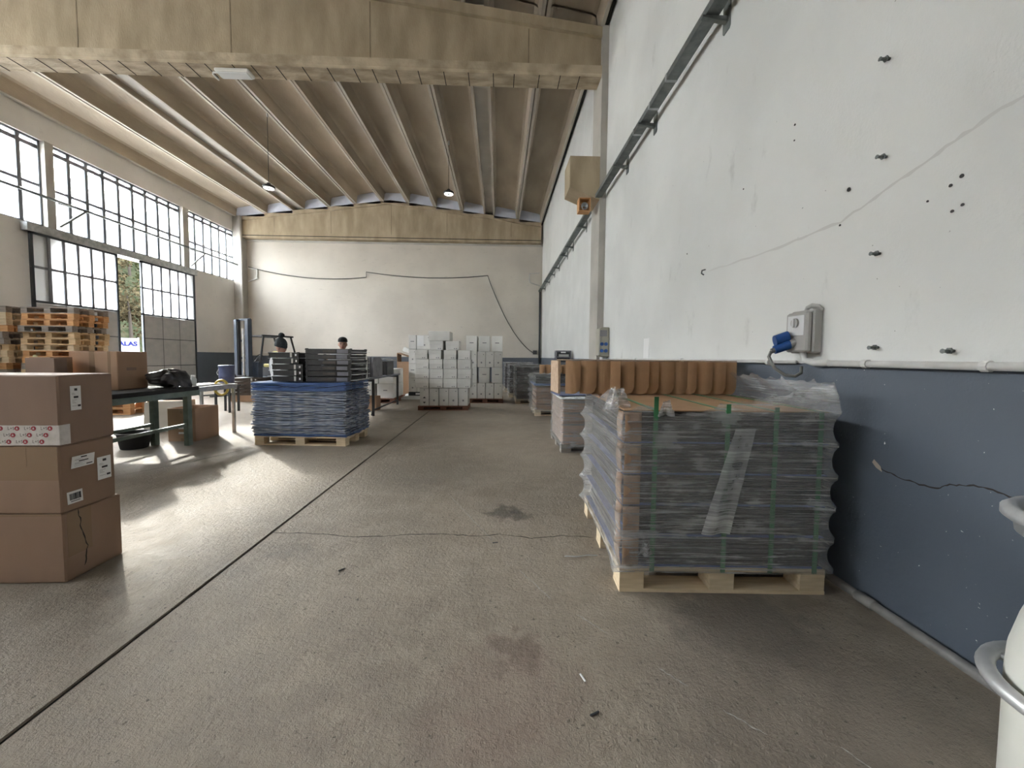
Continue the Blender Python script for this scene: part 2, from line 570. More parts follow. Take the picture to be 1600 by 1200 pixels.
# ------------------------------------------------------------------ floor
JX = -1.785
floor = struct('floor', 'worn grey concrete floor with a long joint and a jagged crack')
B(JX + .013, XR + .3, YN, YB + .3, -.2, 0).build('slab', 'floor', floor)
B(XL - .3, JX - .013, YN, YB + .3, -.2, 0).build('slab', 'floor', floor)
B(JX - .02, JX + .02, YN, YB + .3, -.2, -.012).build('joint', 'crack', floor)
def ribbon(pts, w, nrm, jit=0, seed=1, sub=6):
    """thin irregular strip lying on a surface with normal nrm"""
    rnd = random.Random(seed)
    P = [Vector(p) for p in pts]
    Q = []
    for a, b in zip(P, P[1:]):
        for k in range(sub): Q.append(a.lerp(b, k / sub))
    Q.append(P[-1])
    n = Vector(nrm)
    vs = []
    for i, q in enumerate(Q):
        d = (Q[min(i + 1, len(Q) - 1)] - Q[max(i - 1, 0)]).normalized()
        s = d.cross(n)
        q = q + s * rnd.uniform(-jit, jit)
        ww = w * rnd.uniform(.45, 1.1) * (.3 if i in (0, len(Q) - 1) else 1)
        vs += [q - s * ww, q + s * ww]
    m = MB()
    m.add(vs, [(2 * i, 2 * i + 2, 2 * i + 3, 2 * i + 1) for i in range(len(Q) - 1)])
    return m
ribbon([(JX, 3.02, .0015), (-1.37, 3.0, .0015), (-1.15, 2.945, .0015), (-.885, 2.95, .0015), (-.69, 2.98, .0015), (-.445, 2.987, .0015), (-.19, 2.94, .0015), (.01, 2.97, .0015), (.258, 2.9, .0015), (.514, 2.94, .0015), (.75, 2.905, .0015)], .0055, (0, 0, 1), .008, 3).build('crack', 'crack', floor)
ribbon([(-4.37, 4.457, .0015), (-4.0, 5.1, .0015), (-3.75, 5.75, .0015), (-3.6, 6.0, .0015)], .006, (0, 0, 1), .006, 4).build('crack', 'crack', floor)
sc = [(-.86, 4.69), (-.52, 3.9), (-.04, 2.865), (.137, 2.464), (.314, 2.146), (.43, 2.016), (.563, 1.867), (.666, 1.7), (.732, 1.643), (.816, 1.546), (.903, 1.434), (1.01, 1.328), (1.07, 1.279)]
for i in (2, 4, 6, 9, 11):
    ribbon([(x, y, .0012) for x, y in sc[i - 1:i + 1]], .003, (0, 0, 1), .004, i, 12).build('chalk_scratch', 'chalk', floor)
ribbon([(1.245, 1.28, .0012), (1.29, 1.2, .0012)], .003, (0, 0, 1), .002, 8).build('chalk_scratch', 'chalk', floor)

# ------------------------------------------------------------------ right wall
wr = struct('wall_right', 'long white wall with a dark blue painted base')
B(XR, XR + .3, YN - .3, YB + .3, -.2, 9.2).build('painted_wall', 'wall_right_paint', wr)
ribbon([(XR - .002, y, z) for y, z in ((2.09, .82), (2.04, .786), (1.93, .77), (1.79, .772), (1.728, .81), (1.655, .835), (1.554, .841), (1.44, .81))], .004, (-1, 0, 0), .004, 5).build('crack', 'crack', wr)
MB().add([(XR - .003, 2.1, .835), (XR - .003, 2.06, .805), (XR - .003, 2.05, .775), (XR - .003, 2.085, .79), (XR - .003, 2.11, .815)], [(0, 1, 2, 3, 4)]).build('plaster_patch', 'plaster_patch', wr)
for i, (y, z) in enumerate(((2.142, 3.068), (2.129, 2.534), (2.135, 2.004), (2.115, 1.473), (1.751, 1.448))):
    m = MB()
    m.tube([(XR + .01, y, z), (XR - .05, y, z - .002), (XR - .055, y, z - .002)], [.008, .008, .012], 8)
    m.tube([(XR - .018, y, z), (XR - .024, y, z)], .016, 6)
    m.build('wall_bolt', 'galv_dark', wr)
for i, (y, z, r) in enumerate(((1.803, 2.235, .012), (1.76, 2.26, .014), (1.79, 2.11, .011), (1.75, 2.125, .011), (2.821, 3.112, .012), (2.82, 3.0, .009), (2.35, 2.45, .018), (1.9, 2.2, .008), (3.4, 2.9, .01), (2.4, 2.25, .01), (4.4, 2.6, .012))):
    r *= .7
    MB().lathe([(r, -.004), (r * .8, 0)], 8, (XR - .002, y, z), 'x').build('drill_hole', 'black', wr)
MB().tube([(XR - .005, 3.99, 2.33), (XR - .04, 3.99, 2.32), (XR - .045, 3.99, 2.29), (XR - .02, 3.99, 2.275)], .007, 6).build('wall_hook', 'steel_dark', wr)
ribbon([(XR - .002, 3.95, 2.3), (XR - .002, 2.95, 2.26), (XR - .002, 2.4, 2.27), (XR - .002, 2.0, 2.38), (XR - .002, 1.7, 2.47), (XR - .002, 1.4, 2.52)], .011, (-1, 0, 0), .006, 9, 9).build('scuff_mark', 'scuff', wr)

# ------------------------------------------------------------------ back wall
wbk = struct('wall_back', 'cream end wall with a dark painted base')
B(XL - .3, XR + .3, YB, YB + .3, -.2, 9.2).build('painted_wall', 'wall_back_paint', wbk)
B(XL + .35, XR, YB - .05, YB, 6.96, 7.04).build('ledge', 'concrete_light', wbk)
wnr = struct('wall_near', 'plain wall closing the hall behind the viewer')
B(XL - .3, XR + .3, YN - .3, YN, -.2, 9.2).build('painted_wall', 'wall_left_paint', wnr)

# ------------------------------------------------------------------ left wall with window bands and door opening
wl = struct('wall_left', 'grey window wall with a tall door opening')
WZ0, WZ1 = 4.95, 7.32
m = MB()
for a in ((YN, 11.68, -.2, WZ0), (16.16, YB, -.2, WZ0), (11.68, 16.16, 4.7, WZ0), (YN, YB, WZ1, 9.2), (YN, -2.4, WZ0, WZ1), (7.7, 8.5, WZ0, WZ1), (19.27, YB, WZ0, WZ1)):
    m.box(XL - .3, XL, a[0], a[1], a[2], a[3])
m.build('painted_wall', 'wall_left_paint', wl)
m = MB()
m.box(XL, XL + .1, YN, YB, 8.02, 8.1)
m.box(XL, XL + .16, YN, YB, 8.16, 8.26)
m.build('gutter_ledge', 'concrete_light', wl)
for y0, y1 in ((11.465, 11.68), (16.16, 16.45)):
    B(XL - .3, XL + .06, y0, y1, WZ0, WZ1).build('pier', 'concrete_light', wl)
B(XL, XL + .35, 7.85, 8.6, 0, 8.05).build('pilaster', 'concrete_light', wl)
def window(n, y0, y1, cols, label, detail=True):
    w = struct('window_%d' % n, label)
    xf = XL - .1
    m = MB()
    m.box(xf - .03, xf + .03, y0, y1, WZ0, WZ0 + .05)
    m.box(xf - .03, xf + .03, y0, y1, WZ1 - .05, WZ1)
    m.box(xf - .03, xf + .03, y0, y0 + .05, WZ0, WZ1)
    m.box(xf - .03, xf + .03, y1 - .05, y1, WZ0, WZ1)
    m.build('window_frame', 'mullion', w)
    st = (y1 - y0) / cols
    for z, t in ((6.08, .036), (WZ1 - .2, .055)):
        B(xf - .02, xf + .02, y0, y1, z - t, z + t).build('transom', 'mullion', w)
    mm = B(-.03, .03, -.047, .047, WZ0, WZ1).mesh('mullion', 'mullion')
    for i in range(1, cols): link('mullion', mm, w, (xf, y0 + i * st, 0))
    zs = (WZ0 + .05, 6.08, WZ1 - .2, WZ1 - .05)
    for k in range(3):
        pm_ = B(-.002, .002, .014, st - .014, zs[k], zs[k + 1]).mesh('pane', 'glass_hazy')
        for i in range(cols): link('pane', pm_, w, (xf, y0 + i * st, 0))
window(1, 8.5, 11.465, 6, 'hazy steel window band left of the first concrete pier')
window(2, 11.68, 16.16, 9, 'hazy steel window band above the sliding doors')
window(3, 16.45, 19.27, 6, 'hazy steel window band nearest the end wall')
window(4, -2.4, 7.7, 14, 'hazy steel window band beside the viewer')

# ------------------------------------------------------------------ roof: ribbed concrete panels between beams
ceil = struct('ceiling', 'ribbed precast concrete roof panels')
EDGE = [(-12.72, -11.26), (-11.26, -9.92), (-9.49, -8.27), (-8.27, -7.02), (-7.02, -5.72), (-5.72, -4.485), (-4.485, -3.18), (-3.18, -1.87), (-1.87, -.71), (-.36, .87), (.87, 2.07)]
def panel_mesh(x0, x1, y0, y1):
    """inverted U: thin soffit with a deep tapered rib along each long edge"""
    z0, z1 = roof_z(x0), roof_z(x1)
    if x0 < PEAK_X < x1: z0 = z1 = min(z0, z1)
    H = .4
    def zz(x): return z0 + (z1 - z0) * (x - x0) / (x1 - x0)
    a = .012
    pts = [(x0 + a, zz(x0)), (x0 + .085, zz(x0)), (x0 + .13, zz(x0) + H - .05), (x0 + .2, zz(x0) + H), (x1 - .2, zz(x1) + H), (x1 - .13, zz(x1) + H - .05), (x1 - .085, zz(x1)), (x1 - a, zz(x1)), (x1 - a, zz(x1) + H + .1), (x0 + a, zz(x0) + H + .1)]
    # split in convex pieces so that the prism caps stay clean
    m = MB()
    n = len(pts)
    vs = [(p[0], y0, p[1]) for p in pts] + [(p[0], y1, p[1]) for p in pts]
    fs = [(i, (i + 1) % n, n + (i + 1) % n, n + i) for i in range(n)]
    m.add(vs, fs)
    return m
for x0, x1 in EDGE:
    panel_mesh(x0, x1, 8.2, YB).build('roof_panel', 'concrete_roof', ceil)
    panel_mesh(x0, x1, YN, 8.15).build('roof_panel', 'concrete_roof', ceil)
    # pale edge strips along the rib feet
    for xe in (x0 + .05, x1 - .05):
        z = roof_z(xe)
        for y0, y1 in ((8.36, 19.2), (YN, 7.95)):
            B(xe - .036, xe + .036, y0, y1, z - .03, z + .03).build('rib_foot', 'concrete_rib', ceil)
for x0, x1 in ((-9.92, -9.49), (-.71, -.36)):
    for y0, y1 in ((8.2, YB), (YN, 8.15)):
        B(x0 - .01, x1 + .01, y0, y1, roof_z(x0) + .12, roof_z(x0) + .2).build('filler_strip', 'concrete_light', ceil)
m = MB()
m.prism([(XL - .4, roof_z(XL) + .5), (PEAK_X, PEAK_Z + .5), (XR + .4, roof_z(XR) + .5), (XR + .4, 9.9), (XL - .4, 9.9)], 'y', YN - .3, YB + .3)
m.build('roof_deck', 'concrete_roof', ceil)
B(2.075, 2.12, YN, YB, 8.02, 8.6).build('edge_seal', 'dark_gap', ceil)
for i, (x0, x1) in enumerate(EDGE):
    zc = (roof_z(x0) + roof_z(x1)) / 2
    B(x0 + .06, x1 - .06, 19.18, 19.24, zc - .09, zc + .5).build('infill_strip', 'infill_blue', ceil)

def beam(name, y, label, bw=.44):
    b = struct(name, label)
    xa, xb = XL + .02, XR - .12
    zb = 7.05
    y0, y1 = y - bw / 2, y + bw / 2
    m = MB()
    m.prism([(y0, zb + .04), (y0 + .03, zb), (y1 - .03, zb), (y1, zb + .04), (y1, zb + .2), (y1 - .1, zb + .27), (y0 + .1, zb + .27), (y0, zb + .2)], 'x', xa, xb)
    if y < 15: m.build('bottom_flange', 'concrete_board', b)
    else:
        B(xa, xb, y0 + .1, y1, zb, zb + .2).build('bottom_flange', 'concrete', b)
        B(xa, xb, y0 + .09, y0 + .1, zb + .1, zb + .13).build('dark_line', 'dark_gap', b)  # thin dark strip along the lower beam face
    t = .19
    poly = [(xa, zb + .2), (xb, zb + .2), (xb, roof_z(xb) - t), (PEAK_X, PEAK_Z - t), (xa, roof_z(xa) - t)]
    MB().prism(poly, 'y', y0 + .1, y1 - .1).build('web', 'concrete', b)
    poly = [(xa, roof_z(xa) - t - .03), (PEAK_X, PEAK_Z - t - .03), (xb, roof_z(xb) - t - .03), (xb, roof_z(xb) - .03), (PEAK_X, PEAK_Z - .03), (xa, roof_z(xa) - .03)]
    MB().prism(poly, 'y', y0 + .02, y1 - .02).build('top_flange', 'concrete', b)
    # form-board joints on web and soffit
    for x in (-10.9, -8.2, -5.3, -2.6, .55):
        B(x - .012, x + .012, y0 + .094, y1 - .094, zb + .27, roof_z(x) - .25).build('form_joint', 'concrete_dark', b)
    xs = xa + .4
    mj = B(-.008, .008, y0 + .03, y1 - .03, zb - .006, zb + .002).mesh('form_joint', 'crack')
    if y < 15:
        rnd = random.Random(2)
        while xs < xb - .3:
            link('form_joint', mj, b, (xs, 0, 0), rnd.uniform(-.0, .0))
            xs += rnd.uniform(.33, .52)
    return b
beam('roof_beam', 8.15, 'deep board-marked concrete roof beam crossing overhead')
beam('roof_beam', 19.38, 'gable shaped concrete beam against the end wall')

col = struct('column', 'concrete pilaster on the right wall with a stepped bracket')
B(XR - .13, XR + .02, 7.92, 8.6, 0, 8.02).build('shaft', 'concrete_light', col)
B(XR - .132, XR - .12, 7.918, 8.602, 0, 1.37).build('painted_base', 'forklift_blue', col)
MB().prism([(1.41, 5.48), (XR - .13, 5.48), (XR - .13, 4.62), (1.41, 4.87)], 'y', 7.94, 8.58).build('corbel', 'concrete', col)
c2 = struct('column', 'corner column beside the last window')
B(XL, XL + .36, 19.15, YB, 0, 8.05).build('shaft', 'concrete_light', c2)

# ------------------------------------------------------------------ sliding doors in the left wall
def door_leaf(n, y0, y1, label, passdoor):
    d = struct('door_%d' % n, label)
    x = XL + .14
    zt, zg, zm, zp = 4.68, 2.81, 3.75, 1.96
    m = MB()
    for yy in (y0, y1 - .06): m.box(x - .03, x + .03, yy, yy + .06, .03, zt)
    for z in (.03, zg - .03, zt - .06): m.box(x - .03, x + .03, y0, y1, z, z + .06)
    m.build('door_frame', 'door_dark', d)
    c = 6
    st = (y1 - y0 - .12) / c
    bar = B(-.025, .025, -.036, .036, zg, zt).mesh('glazing_bar', 'mullion')
    for i in range(1, c): link('glazing_bar', bar, d, (x, y0 + .06 + i * st, 0))
    B(x - .02, x + .02, y0, y1, zm - .032, zm + .032).build('glazing_bar', 'mullion', d)
    for za, zb in ((zg + .03, zm), (zm, zt - .06)):
        me = B(-.002, .002, .016, st - .016, za, zb).mesh('pane', 'glass_frosted')
        for i in range(c): link('pane', me, d, (x, y0 + .06 + i * st, 0))
    k = 3
    sp = (y1 - y0 - .12) / k
    for za, zb in ((.09, .95), (.98, zp - .012), (zp + .012, zg - .04)):
        me = B(-.012, .012, .012, sp - .012, za, zb).mesh('panel', 'door_panel')
        for i in range(k): link('panel', me, d, (x, y0 + .06 + i * sp, 0))
    m = MB()
    for i in range(1, k): m.box(x - .008, x + .004, y0 + .06 + i * sp - .014, y0 + .06 + i * sp + .014, .09, zg)
    for z in (.965, zp): m.box(x - .008, x + .004, y0, y1, z - .014, z + .014)
    m.build('seam', 'door_dark', d)
    if passdoor:
        m = MB()
        m.box(x + .012, x + .05, 11.73, 12.57, 2.34, 2.42)
        m.box(x + .012, x + .05, 12.49, 12.57, .1, 2.42)
        m.box(x + .012, x + .05, 11.73, 11.8, .1, 2.42)
        m.box(x + .012, x + .06, 12.32, 12.62, 1.94, 2.02)
        m.build('pass_door_frame', 'door_dark', d)
        s_ = B(x + .03, x + .04, 11.97, 12.14, 1.47, 1.76).build('safety_sign', 'sign_green', d)
        B(x + .04, x + .043, 12.02, 12.09, 1.64, 1.71).build('pictogram', 'paper', s_)
        B(x + .04, x + .043, 12.01, 12.1, 1.52, 1.58).build('pictogram', 'paper', s_)
door_leaf(1, 10.93, 13.3, 'left sliding door leaf with a small pass door', True)
door_leaf(2, 14.13, 16.53, 'right sliding door leaf slid open towards the end wall', False)
t1 = struct('trim_1', 'sliding door rail beam under the windows')
B(XL + .02, XL + .2, 10.85, 16.65, 4.68, 4.9).build('rail_beam', 'galv', t1)
tag(MB().tube([(XL + .2, 8.62, 5.72), (XL + .2, 19.13, 5.72)], .04, 8).build('steel_pipe', 'galv_dark'), 'thin steel pipe running across the window band', 'pipe')
for i, y in enumerate((11.75, 16.5)):
    b = thing('pipe_bracket', 'angled steel bracket holding the window pipe at the %s pier' % ('near' if i == 0 else 'far'), 'bracket', (XL, y, 0), 0, 'window pipe brackets')
    MB().tube([(.05, 0, 5.72), (.24, .75, 5.72)], .03, 6).build('arm', 'galv_dark', b)
    MB().tube([(.05, .02, 5.05), (.2, .6, 5.7)], .03, 6).build('strut', 'galv_dark', b)

# outside: yard, wooded hillside, banner
yard = struct('ground', 'pale yard outside the doors')
B(-80, XL - .3, -40, 110, -.3, -.05).build('paving', 'asphalt', yard)
hill = MB()
def hp(u, v):
    x = -30 - 42 * v
    y = -10 + 110 * u
    z = -.1 + 28 * v ** .95 + 1.6 * noise.noise(Vector((x * .12, y * .12, 0))) * min(1, v * 3)
    return (x, y, z)
hill.grid(hp, 60, 30)
tag(hill.build('hillside', 'hill_green', None, True), 'wooded hillside seen through the gap between the doors', None, None, 'structure')
def crown_mesh(seed, mat, n=1500):
    rnd = random.Random(seed)
    m = MB()
    lumps = [(Vector((rnd.uniform(-1.2, 1.2), rnd.uniform(-1.2, 1.2), rnd.uniform(1.6, 5.2))), rnd.uniform(.7, 1.3)) for _ in range(9)]
    for i in range(n):
        c, r = rnd.choice(lumps)
        d = Vector((rnd.gauss(0, 1), rnd.gauss(0, 1), rnd.gauss(0, 1))).normalized()
        p = c + d * r * rnd.uniform(.6, 1.05)
        a = Vector((rnd.gauss(0, 1), rnd.gauss(0, 1), rnd.gauss(0, 1))).normalized() * rnd.uniform(.08, .17)
        b = a.cross(d).normalized() * rnd.uniform(.06, .12)
        m.add([p - a, p + b, p + a, p - b], [(0, 1, 2, 3)])
    return m.mesh('crown', mat)
CR = [crown_mesh(1, 'leaf_olive'), crown_mesh(2, 'leaf_autumn'), crown_mesh(3, 'leaf_olive'), crown_mesh(4, 'leaf_autumn')]
TR = MB().tube([(0, 0, -.4), (.05, 0, 1.4), (.1, .1, 3.2), (.2, 0, 4.6)], [.14, .12, .08, .03], 7).mesh('trunk', 'bark')
rnd = random.Random(12)
WORDS = ('lowest', 'second', 'third', 'fourth', 'highest')
for r in range(5):
    for q in range(3):
        v = .04 + .17 * r
        x = -30 - 42 * v
        y = -x * 1.085 + (q - 1) * 6.2 + (3.0 if r % 2 else 0)
        z = hp((y + 10) / 110, v)[2]
        t = thing('tree', '%s hillside tree seen past the door gap, %s tier up the slope, %s' % (('olive green', 'autumn brown')[(r + q) % 2], WORDS[r], ('left', 'middle', 'right')[q]), 'tree', (x, y, z - .1), rnd.uniform(0, 6), 'hillside trees outside')
        sc_ = 1.15 + .1 * (r % 2)
        t.scale = (sc_, sc_, sc_)
        link('crown', CR[(r + q) % 2 + 2 * (q % 2)], t)
        link('trunk', TR, t)
bn = thing('banner', 'white banner with blue capital letters outside the doors', 'sign', (-24, 25.9, 0), math.radians(45))
B(-2.6, .42, -.03, .03, .9, 2.42).build('panel', 'banner', bn)
for x in (-2.5, .36): MB().tube([(x, .06, -.05), (x, .06, 2.45)], .035, 8).build('post', 'galv', bn)
link('lettering', text_mesh('ALAS', .38, 'sign_blue', .004, .016), bn, (-.12, -.036, 2.04), None, (math.pi / 2, 0, 0))
B(-.08, .3, -.036, -.03, 1.8, 1.83).build('printed_line', 'ink_grey', bn)

# ================================================================== generic builders
PALLETS = {}
def pallet(label, loc, rz=0, w=1.2, d=.8, h=.144, mat='wood', group=None, name='wooden_pallet', cross=None):
    """boards along local x: 3 bottom boards, 9 blocks, 3 cross boards, 5 deck boards; origin at the centre of its footprint"""
    key = (w, d, h, mat, cross)
    if key in PALLETS:
        p = copy_tree(PALLETS[key])
        tag(p, label, None, group)
        if group is None and 'group' in p: del p['group']
    else:
        p = thing(name, label, 'pallet', (0, 0, 0), 0, group)
        PALLETS[key] = p
        t = .021
        bw = min(.145, d * .16)
        mb = B(-w / 2, w / 2, -bw / 2, bw / 2, 0, t).mesh('bottom_board', mat)
        for y in (-d / 2 + bw / 2, 0, d / 2 - bw / 2): link('bottom_board', mb, p, (0, y, 0))
        kb = B(-.072, .072, -bw / 2 + .002, bw / 2 - .002, t, h - 2 * t).mesh('block', cross or mat)
        for x in (-w / 2 + .074, 0, w / 2 - .074):
            for y in (-d / 2 + bw / 2, 0, d / 2 - bw / 2): link('block', kb, p, (x, y, 0))
        mc = B(-.072, .072, -d / 2, d / 2, h - 2 * t, h - t).mesh('cross_board', mat)
        for x in (-w / 2 + .074, 0, w / 2 - .074): link('cross_board', mc, p, (x, 0, 0))
        n = 5
        md = B(-w / 2, w / 2, -bw / 2 + .004, bw / 2 - .004, h - t, h).mesh('deck_board', mat)
        for i in range(n): link('deck_board', md, p, (0, -d / 2 + bw / 2 + (d - bw) * i / (n - 1), 0))
    p.location = loc
    p.rotation_euler.z = rz
    return p
def carton(label, x0, x1, y0, y1, z0, z1, mat='cardboard', group=None, rz=0, name='carton', bev=.006, cat='box'):
    c = thing(name, label, cat, ((x0 + x1) / 2, (y0 + y1) / 2, z0), rz, group)
    w, d, h = (x1 - x0) / 2, (y1 - y0) / 2, z1 - z0
    MB().bbox(-w, w, -d, d, 0, h, bev).build('body', mat, c)
    c['_w'], c['_d'], c['_h'] = w, d, h
    return c
def open_carton(label, x0, x1, y0, y1, z0, z1, mat='cardboard', rz=0, flaps=True, group=None, t=.008):
    c = thing('open_carton', label, 'box', ((x0 + x1) / 2, (y0 + y1) / 2, z0), rz, group)
    w, d, h = (x1 - x0) / 2, (y1 - y0) / 2, z1 - z0
    m = MB()
    m.box(-w, w, -d, d, 0, t)
    m.box(-w, w, -d, -d + t, t, h)
    m.box(-w, w, d - t, d, t, h)
    m.box(-w, -w + t, -d + t, d - t, t, h)
    m.box(w - t, w, -d + t, d - t, t, h)
    m.build('body', mat, c)
    return c, w, d, h
def film_box(name, label, x0, x1, y0, y1, z0, z1, tiers, mat='film', amp=.03, seed=1, rim=None, rz=0, loc=(0, 0, 0), nu=120, nv=90, top=True):
    """stretch film around a load: hugs the faces, stands out in cusps at every tier edge"""
    o = tag(bpy.data.objects.new(name, None), label, 'film')
    COL.objects.link(o)
    o.location = loc
    o.rotation_euler.z = rz
    cx, cy = (x0 + x1) / 2, (y0 + y1) / 2
    hw, hd = (x1 - x0) / 2, (y1 - y0) / 2
    per = [0, 2 * hw, 2 * hw + 2 * hd, 4 * hw + 2 * hd, 4 * hw + 4 * hd]
    def base(u):
        s = (u % 1.0) * per[4]
        if s < per[1]: return Vector((-hw + s, -hd)), min(s, per[1] - s)
        if s < per[2]: return Vector((hw, -hd + s - per[1])), min(s - per[1], per[2] - s)
        if s < per[3]: return Vector((hw - (s - per[2]), hd)), min(s - per[2], per[3] - s)
        return Vector((-hw, hd - (s - per[3]))), min(s - per[3], per[4] - s)
    def fn(u, v):
        p, dc = base(u)
        zt = z1 if rim is None else rim(p.x + cx, p.y + cy)
        z = z0 + (zt - z0) * v
        # distance to nearest tier line
        lv = 1.0
        for a, b in zip(tiers, tiers[1:]):
            if a <= z <= b:
                q = (z - a) / (b - a)
                lv = abs(2 * q - 1) ** 2.3
        corner = math.exp(-dc / .12)
        out = .008 + amp * lv * (.28 + .72 * corner)
        n = noise.noise(Vector((p.x * 6 + seed, p.y * 6, z * 14))) * .0035 + noise.noise(Vector((p.x * 18, p.y * 18 + seed, z * 40))) * .0012
        d = Vector((p.x / hw, p.y / hd))
        mx = max(abs(d.x), abs(d.y))
        nx = 1 if d.x > .985 else (-1 if d.x < -.985 else 0)
        ny = 1 if d.y > .985 else (-1 if d.y < -.985 else 0)
        f = out + n
        if v > .93 and rim is not None:
            f -= (v - .93) / .07 * .05 * (1 + noise.noise(Vector((p.x * 9, p.y * 9, seed))))
            z += noise.noise(Vector((p.x * 22, p.y * 22, seed))) * .03
        return (cx + p.x + nx * f, cy + p.y + ny * f, z)
    MB().grid(fn, nu, nv, True).build('wrap', mat, o, True)
    return o

# ================================================================== right wall fittings
tray = thing('cable_tray', 'long dark galvanised cable tray high on the right wall', 'cable tray', (2.0, 0, 4.66))
m = MB()
m.box(-.065, .065, YN + .1, 19.3, 0, .006)
m.box(-.065, -.06, YN + .1, 19.3, .006, .07)
m.box(.06, .065, YN + .1, 19.3, .006, .07)
m.build('channel', 'galv_dark', tray)
for y in (4.62, 5.13, 5.72, 8.4, 12.0): B(-.068, .068, y - .02, y + .02, -.004, .074).build('joint_clip', 'galv', tray)
arm = MB()
arm.prism([(-.25, -.025), (-.25, -.006), (0, -.006), (0, -.06)], 'y', -.022, .022)
arm_me = arm.mesh('arm', 'galv_dark')
pl = MB()
pl.prism([(-.045, -.14), (.045, -.14), (.06, -.12), (.06, .12), (.045, .14), (-.045, .14), (-.06, .12), (-.06, -.12)], 'x', -.008, 0)
pl_me = pl.mesh('wall_plate', 'galv_dark')
BY = (.4, 2.1, 3.754, 5.43, 6.59, 9.63, 11.35, 12.3, 13.98, 15.1, 16.6, 18.2)
for i, y in enumerate(BY):
    b = thing('tray_bracket', 'steel cantilever bracket under the cable tray, %s from the camera side' % ORD[i], 'bracket', (XR, y, 4.655), 0, 'cable tray brackets')
    link('arm', arm_me, b)
    link('wall_plate', pl_me, b)

# socket box with blue plug
SBX = (.64, .85, .9)
sb = thing('socket_box', 'grey interlocked socket box with a blue plug on the white wall', 'socket', (XR, 2.6, 1.44))
sb.scale = SBX
MB().bbox(-.1, 0, -.125, .125, .005, .33, .012).build('housing', 'box_grey', sb)
MB().bbox(-.16, -.1, -.115, .115, .012, .315, .014).build('cover', 'box_grey', sb)
B(-.165, -.158, -.085, .085, .14, .29).build('switch_plate', 'box_face', sb)
k = MB().lathe([(.036, -.185), (.036, -.165)], 20, (0, 0, .235), 'x').build('rotary_switch', 'box_grey', sb)
B(-.2, -.184, -.008, .008, .205, .265).build('switch_grip', 'box_face', k)
MB().tube([(-.15, .02, .09), (-.23, .05, .06)], .036, 16).build('outlet_collar', 'box_grey', sb)
pg = MB().tube([(-.19, .035, .075), (-.31, .08, .03)], [.04, .034], 16).build('plug', 'plug_blue', sb)
MB().tube([(-.3, .077, .033), (-.335, .09, .02)], .02, 12).build('cable_gland', 'cable_grey', pg)
MB().tube([(-.19, .05, .135), (-.3, .09, .1)], [.044, .044], 16).build('outlet_flap', 'plug_blue', sb)
m = MB()
m.tube([(-.06, 0, .31), (-.06, -.02, .352), (-.06, -.06, .362), (-.03, -.1, .35), (-.012, -.12, .32)], .018, 8)
m.build('conduit_elbow', 'box_grey', sb)
cb = tag(MB().tube([(XR - .214, 2.677, 1.457), (XR - .228, 2.68, 1.42), (XR - .2, 2.66, 1.34), (XR - .15, 2.62, 1.29), (XR - .1, 2.59, 1.285), (XR - .07, 2.575, 1.31), (XR - .05, 2.6, 1.35)], .011, 8).build('plug_cable', 'cable_grey', None, True), 'grey cable looping down from the blue plug', 'cable')
cd_ = thing('plastic_conduit', 'white plastic conduit along the top of the blue wall paint', 'pipe', (XR - .031, 0, 1.378))
MB().tube([(0, YN + .1, 0), (0, 2.42, 0)], .02, 10).build('pipe', 'pvc_grey', cd_, True)
MB().tube([(-.03, 2.58, .08), (-.03, 2.56, .02), (-.015, 2.5, .0), (0, 2.4, 0)], .022, 10).build('bend', 'pvc_grey', cd_, True)
MB().tube([(.004, 2.68, .004), (.004, 7.6, .004)], .014, 10).build('pipe', 'pvc_grey', cd_, True)
for y in (.6, 1.6, 2.15, 2.95, 4.4, 5.9): MB().tube([(0, y - .014, 0), (0, y + .014, 0)], .026, 10).build('clip', 'pvc_grey', cd_)
dp = thing('distribution_cabinet', 'beige distribution panel with sockets beside the concrete pilaster', 'panel', (XR, 7.62, 1.42))
MB().bbox(-.16, 0, -.16, .14, 0, .58, .012).build('cabinet', 'panel_beige', dp)
MB().bbox(-.2, -.158, -.15, .13, .02, .56, .012).build('door', 'panel_beige', dp)
B(-.19, -.05, -.166, -.158, .4, .52).build('window', 'ink_grey', dp)
for x in (-.15, -.07):
    for z in (.12, .25): MB().lathe([(.034, -.03), (.034, 0)], 12, (x, -.155, z), 'y').build('outlet', 'plug_blue', dp)
B(-.12, -.02, -.1, .1, -.06, 0).build('cable_box', 'pvc_grey', dp)
tag(B(XR - .004, XR - .001, 5.46, 5.66, 1.4, 1.69).build('paper_sheet', 'paper'), 'white paper sheet stuck on the wall above the blue paint', 'paper')
fp = thing('floor_pipe', 'grey plastic pipe lying along the foot of the right wall', 'pipe', (XR - .045, 0, .028))
MB().tube([(0, YN + .1, 0), (0, 9, 0)], .026, 10).build('pipe', 'pvc_dark', fp, True)
for y in (2.06, 5.0): MB().tube([(0, y - .05, 0), (0, y + .05, 0)], .032, 10).build('sleeve', 'pvc_dark', fp, True)
fx = thing('hanging_box', 'small wooden box with a round horn under the concrete bracket', 'box', (1.74, 8.1, 4.42))
m = MB()
m.box(-.12, .12, -.08, .12, 0, .02); m.box(-.12, .12, -.08, .12, .25, .27); m.box(-.12, -.1, -.08, .12, .02, .25); m.box(.1, .12, -.08, .12, .02, .25); m.box(-.1, .1, .1, .12, .02, .25)
m.build('case', 'wood_orange', fx)
MB().lathe([(.03, .06), (.05, 0), (.07, -.06), (.075, -.065), (.06, -.06), (.02, .02)], 16, (0, 0, .11), 'y', False).build('horn', 'galv', fx, True)
MB().tube([(0, .1, .27), (0, .1, .33)], .015, 6).build('hanger', 'steel_dark', fx)

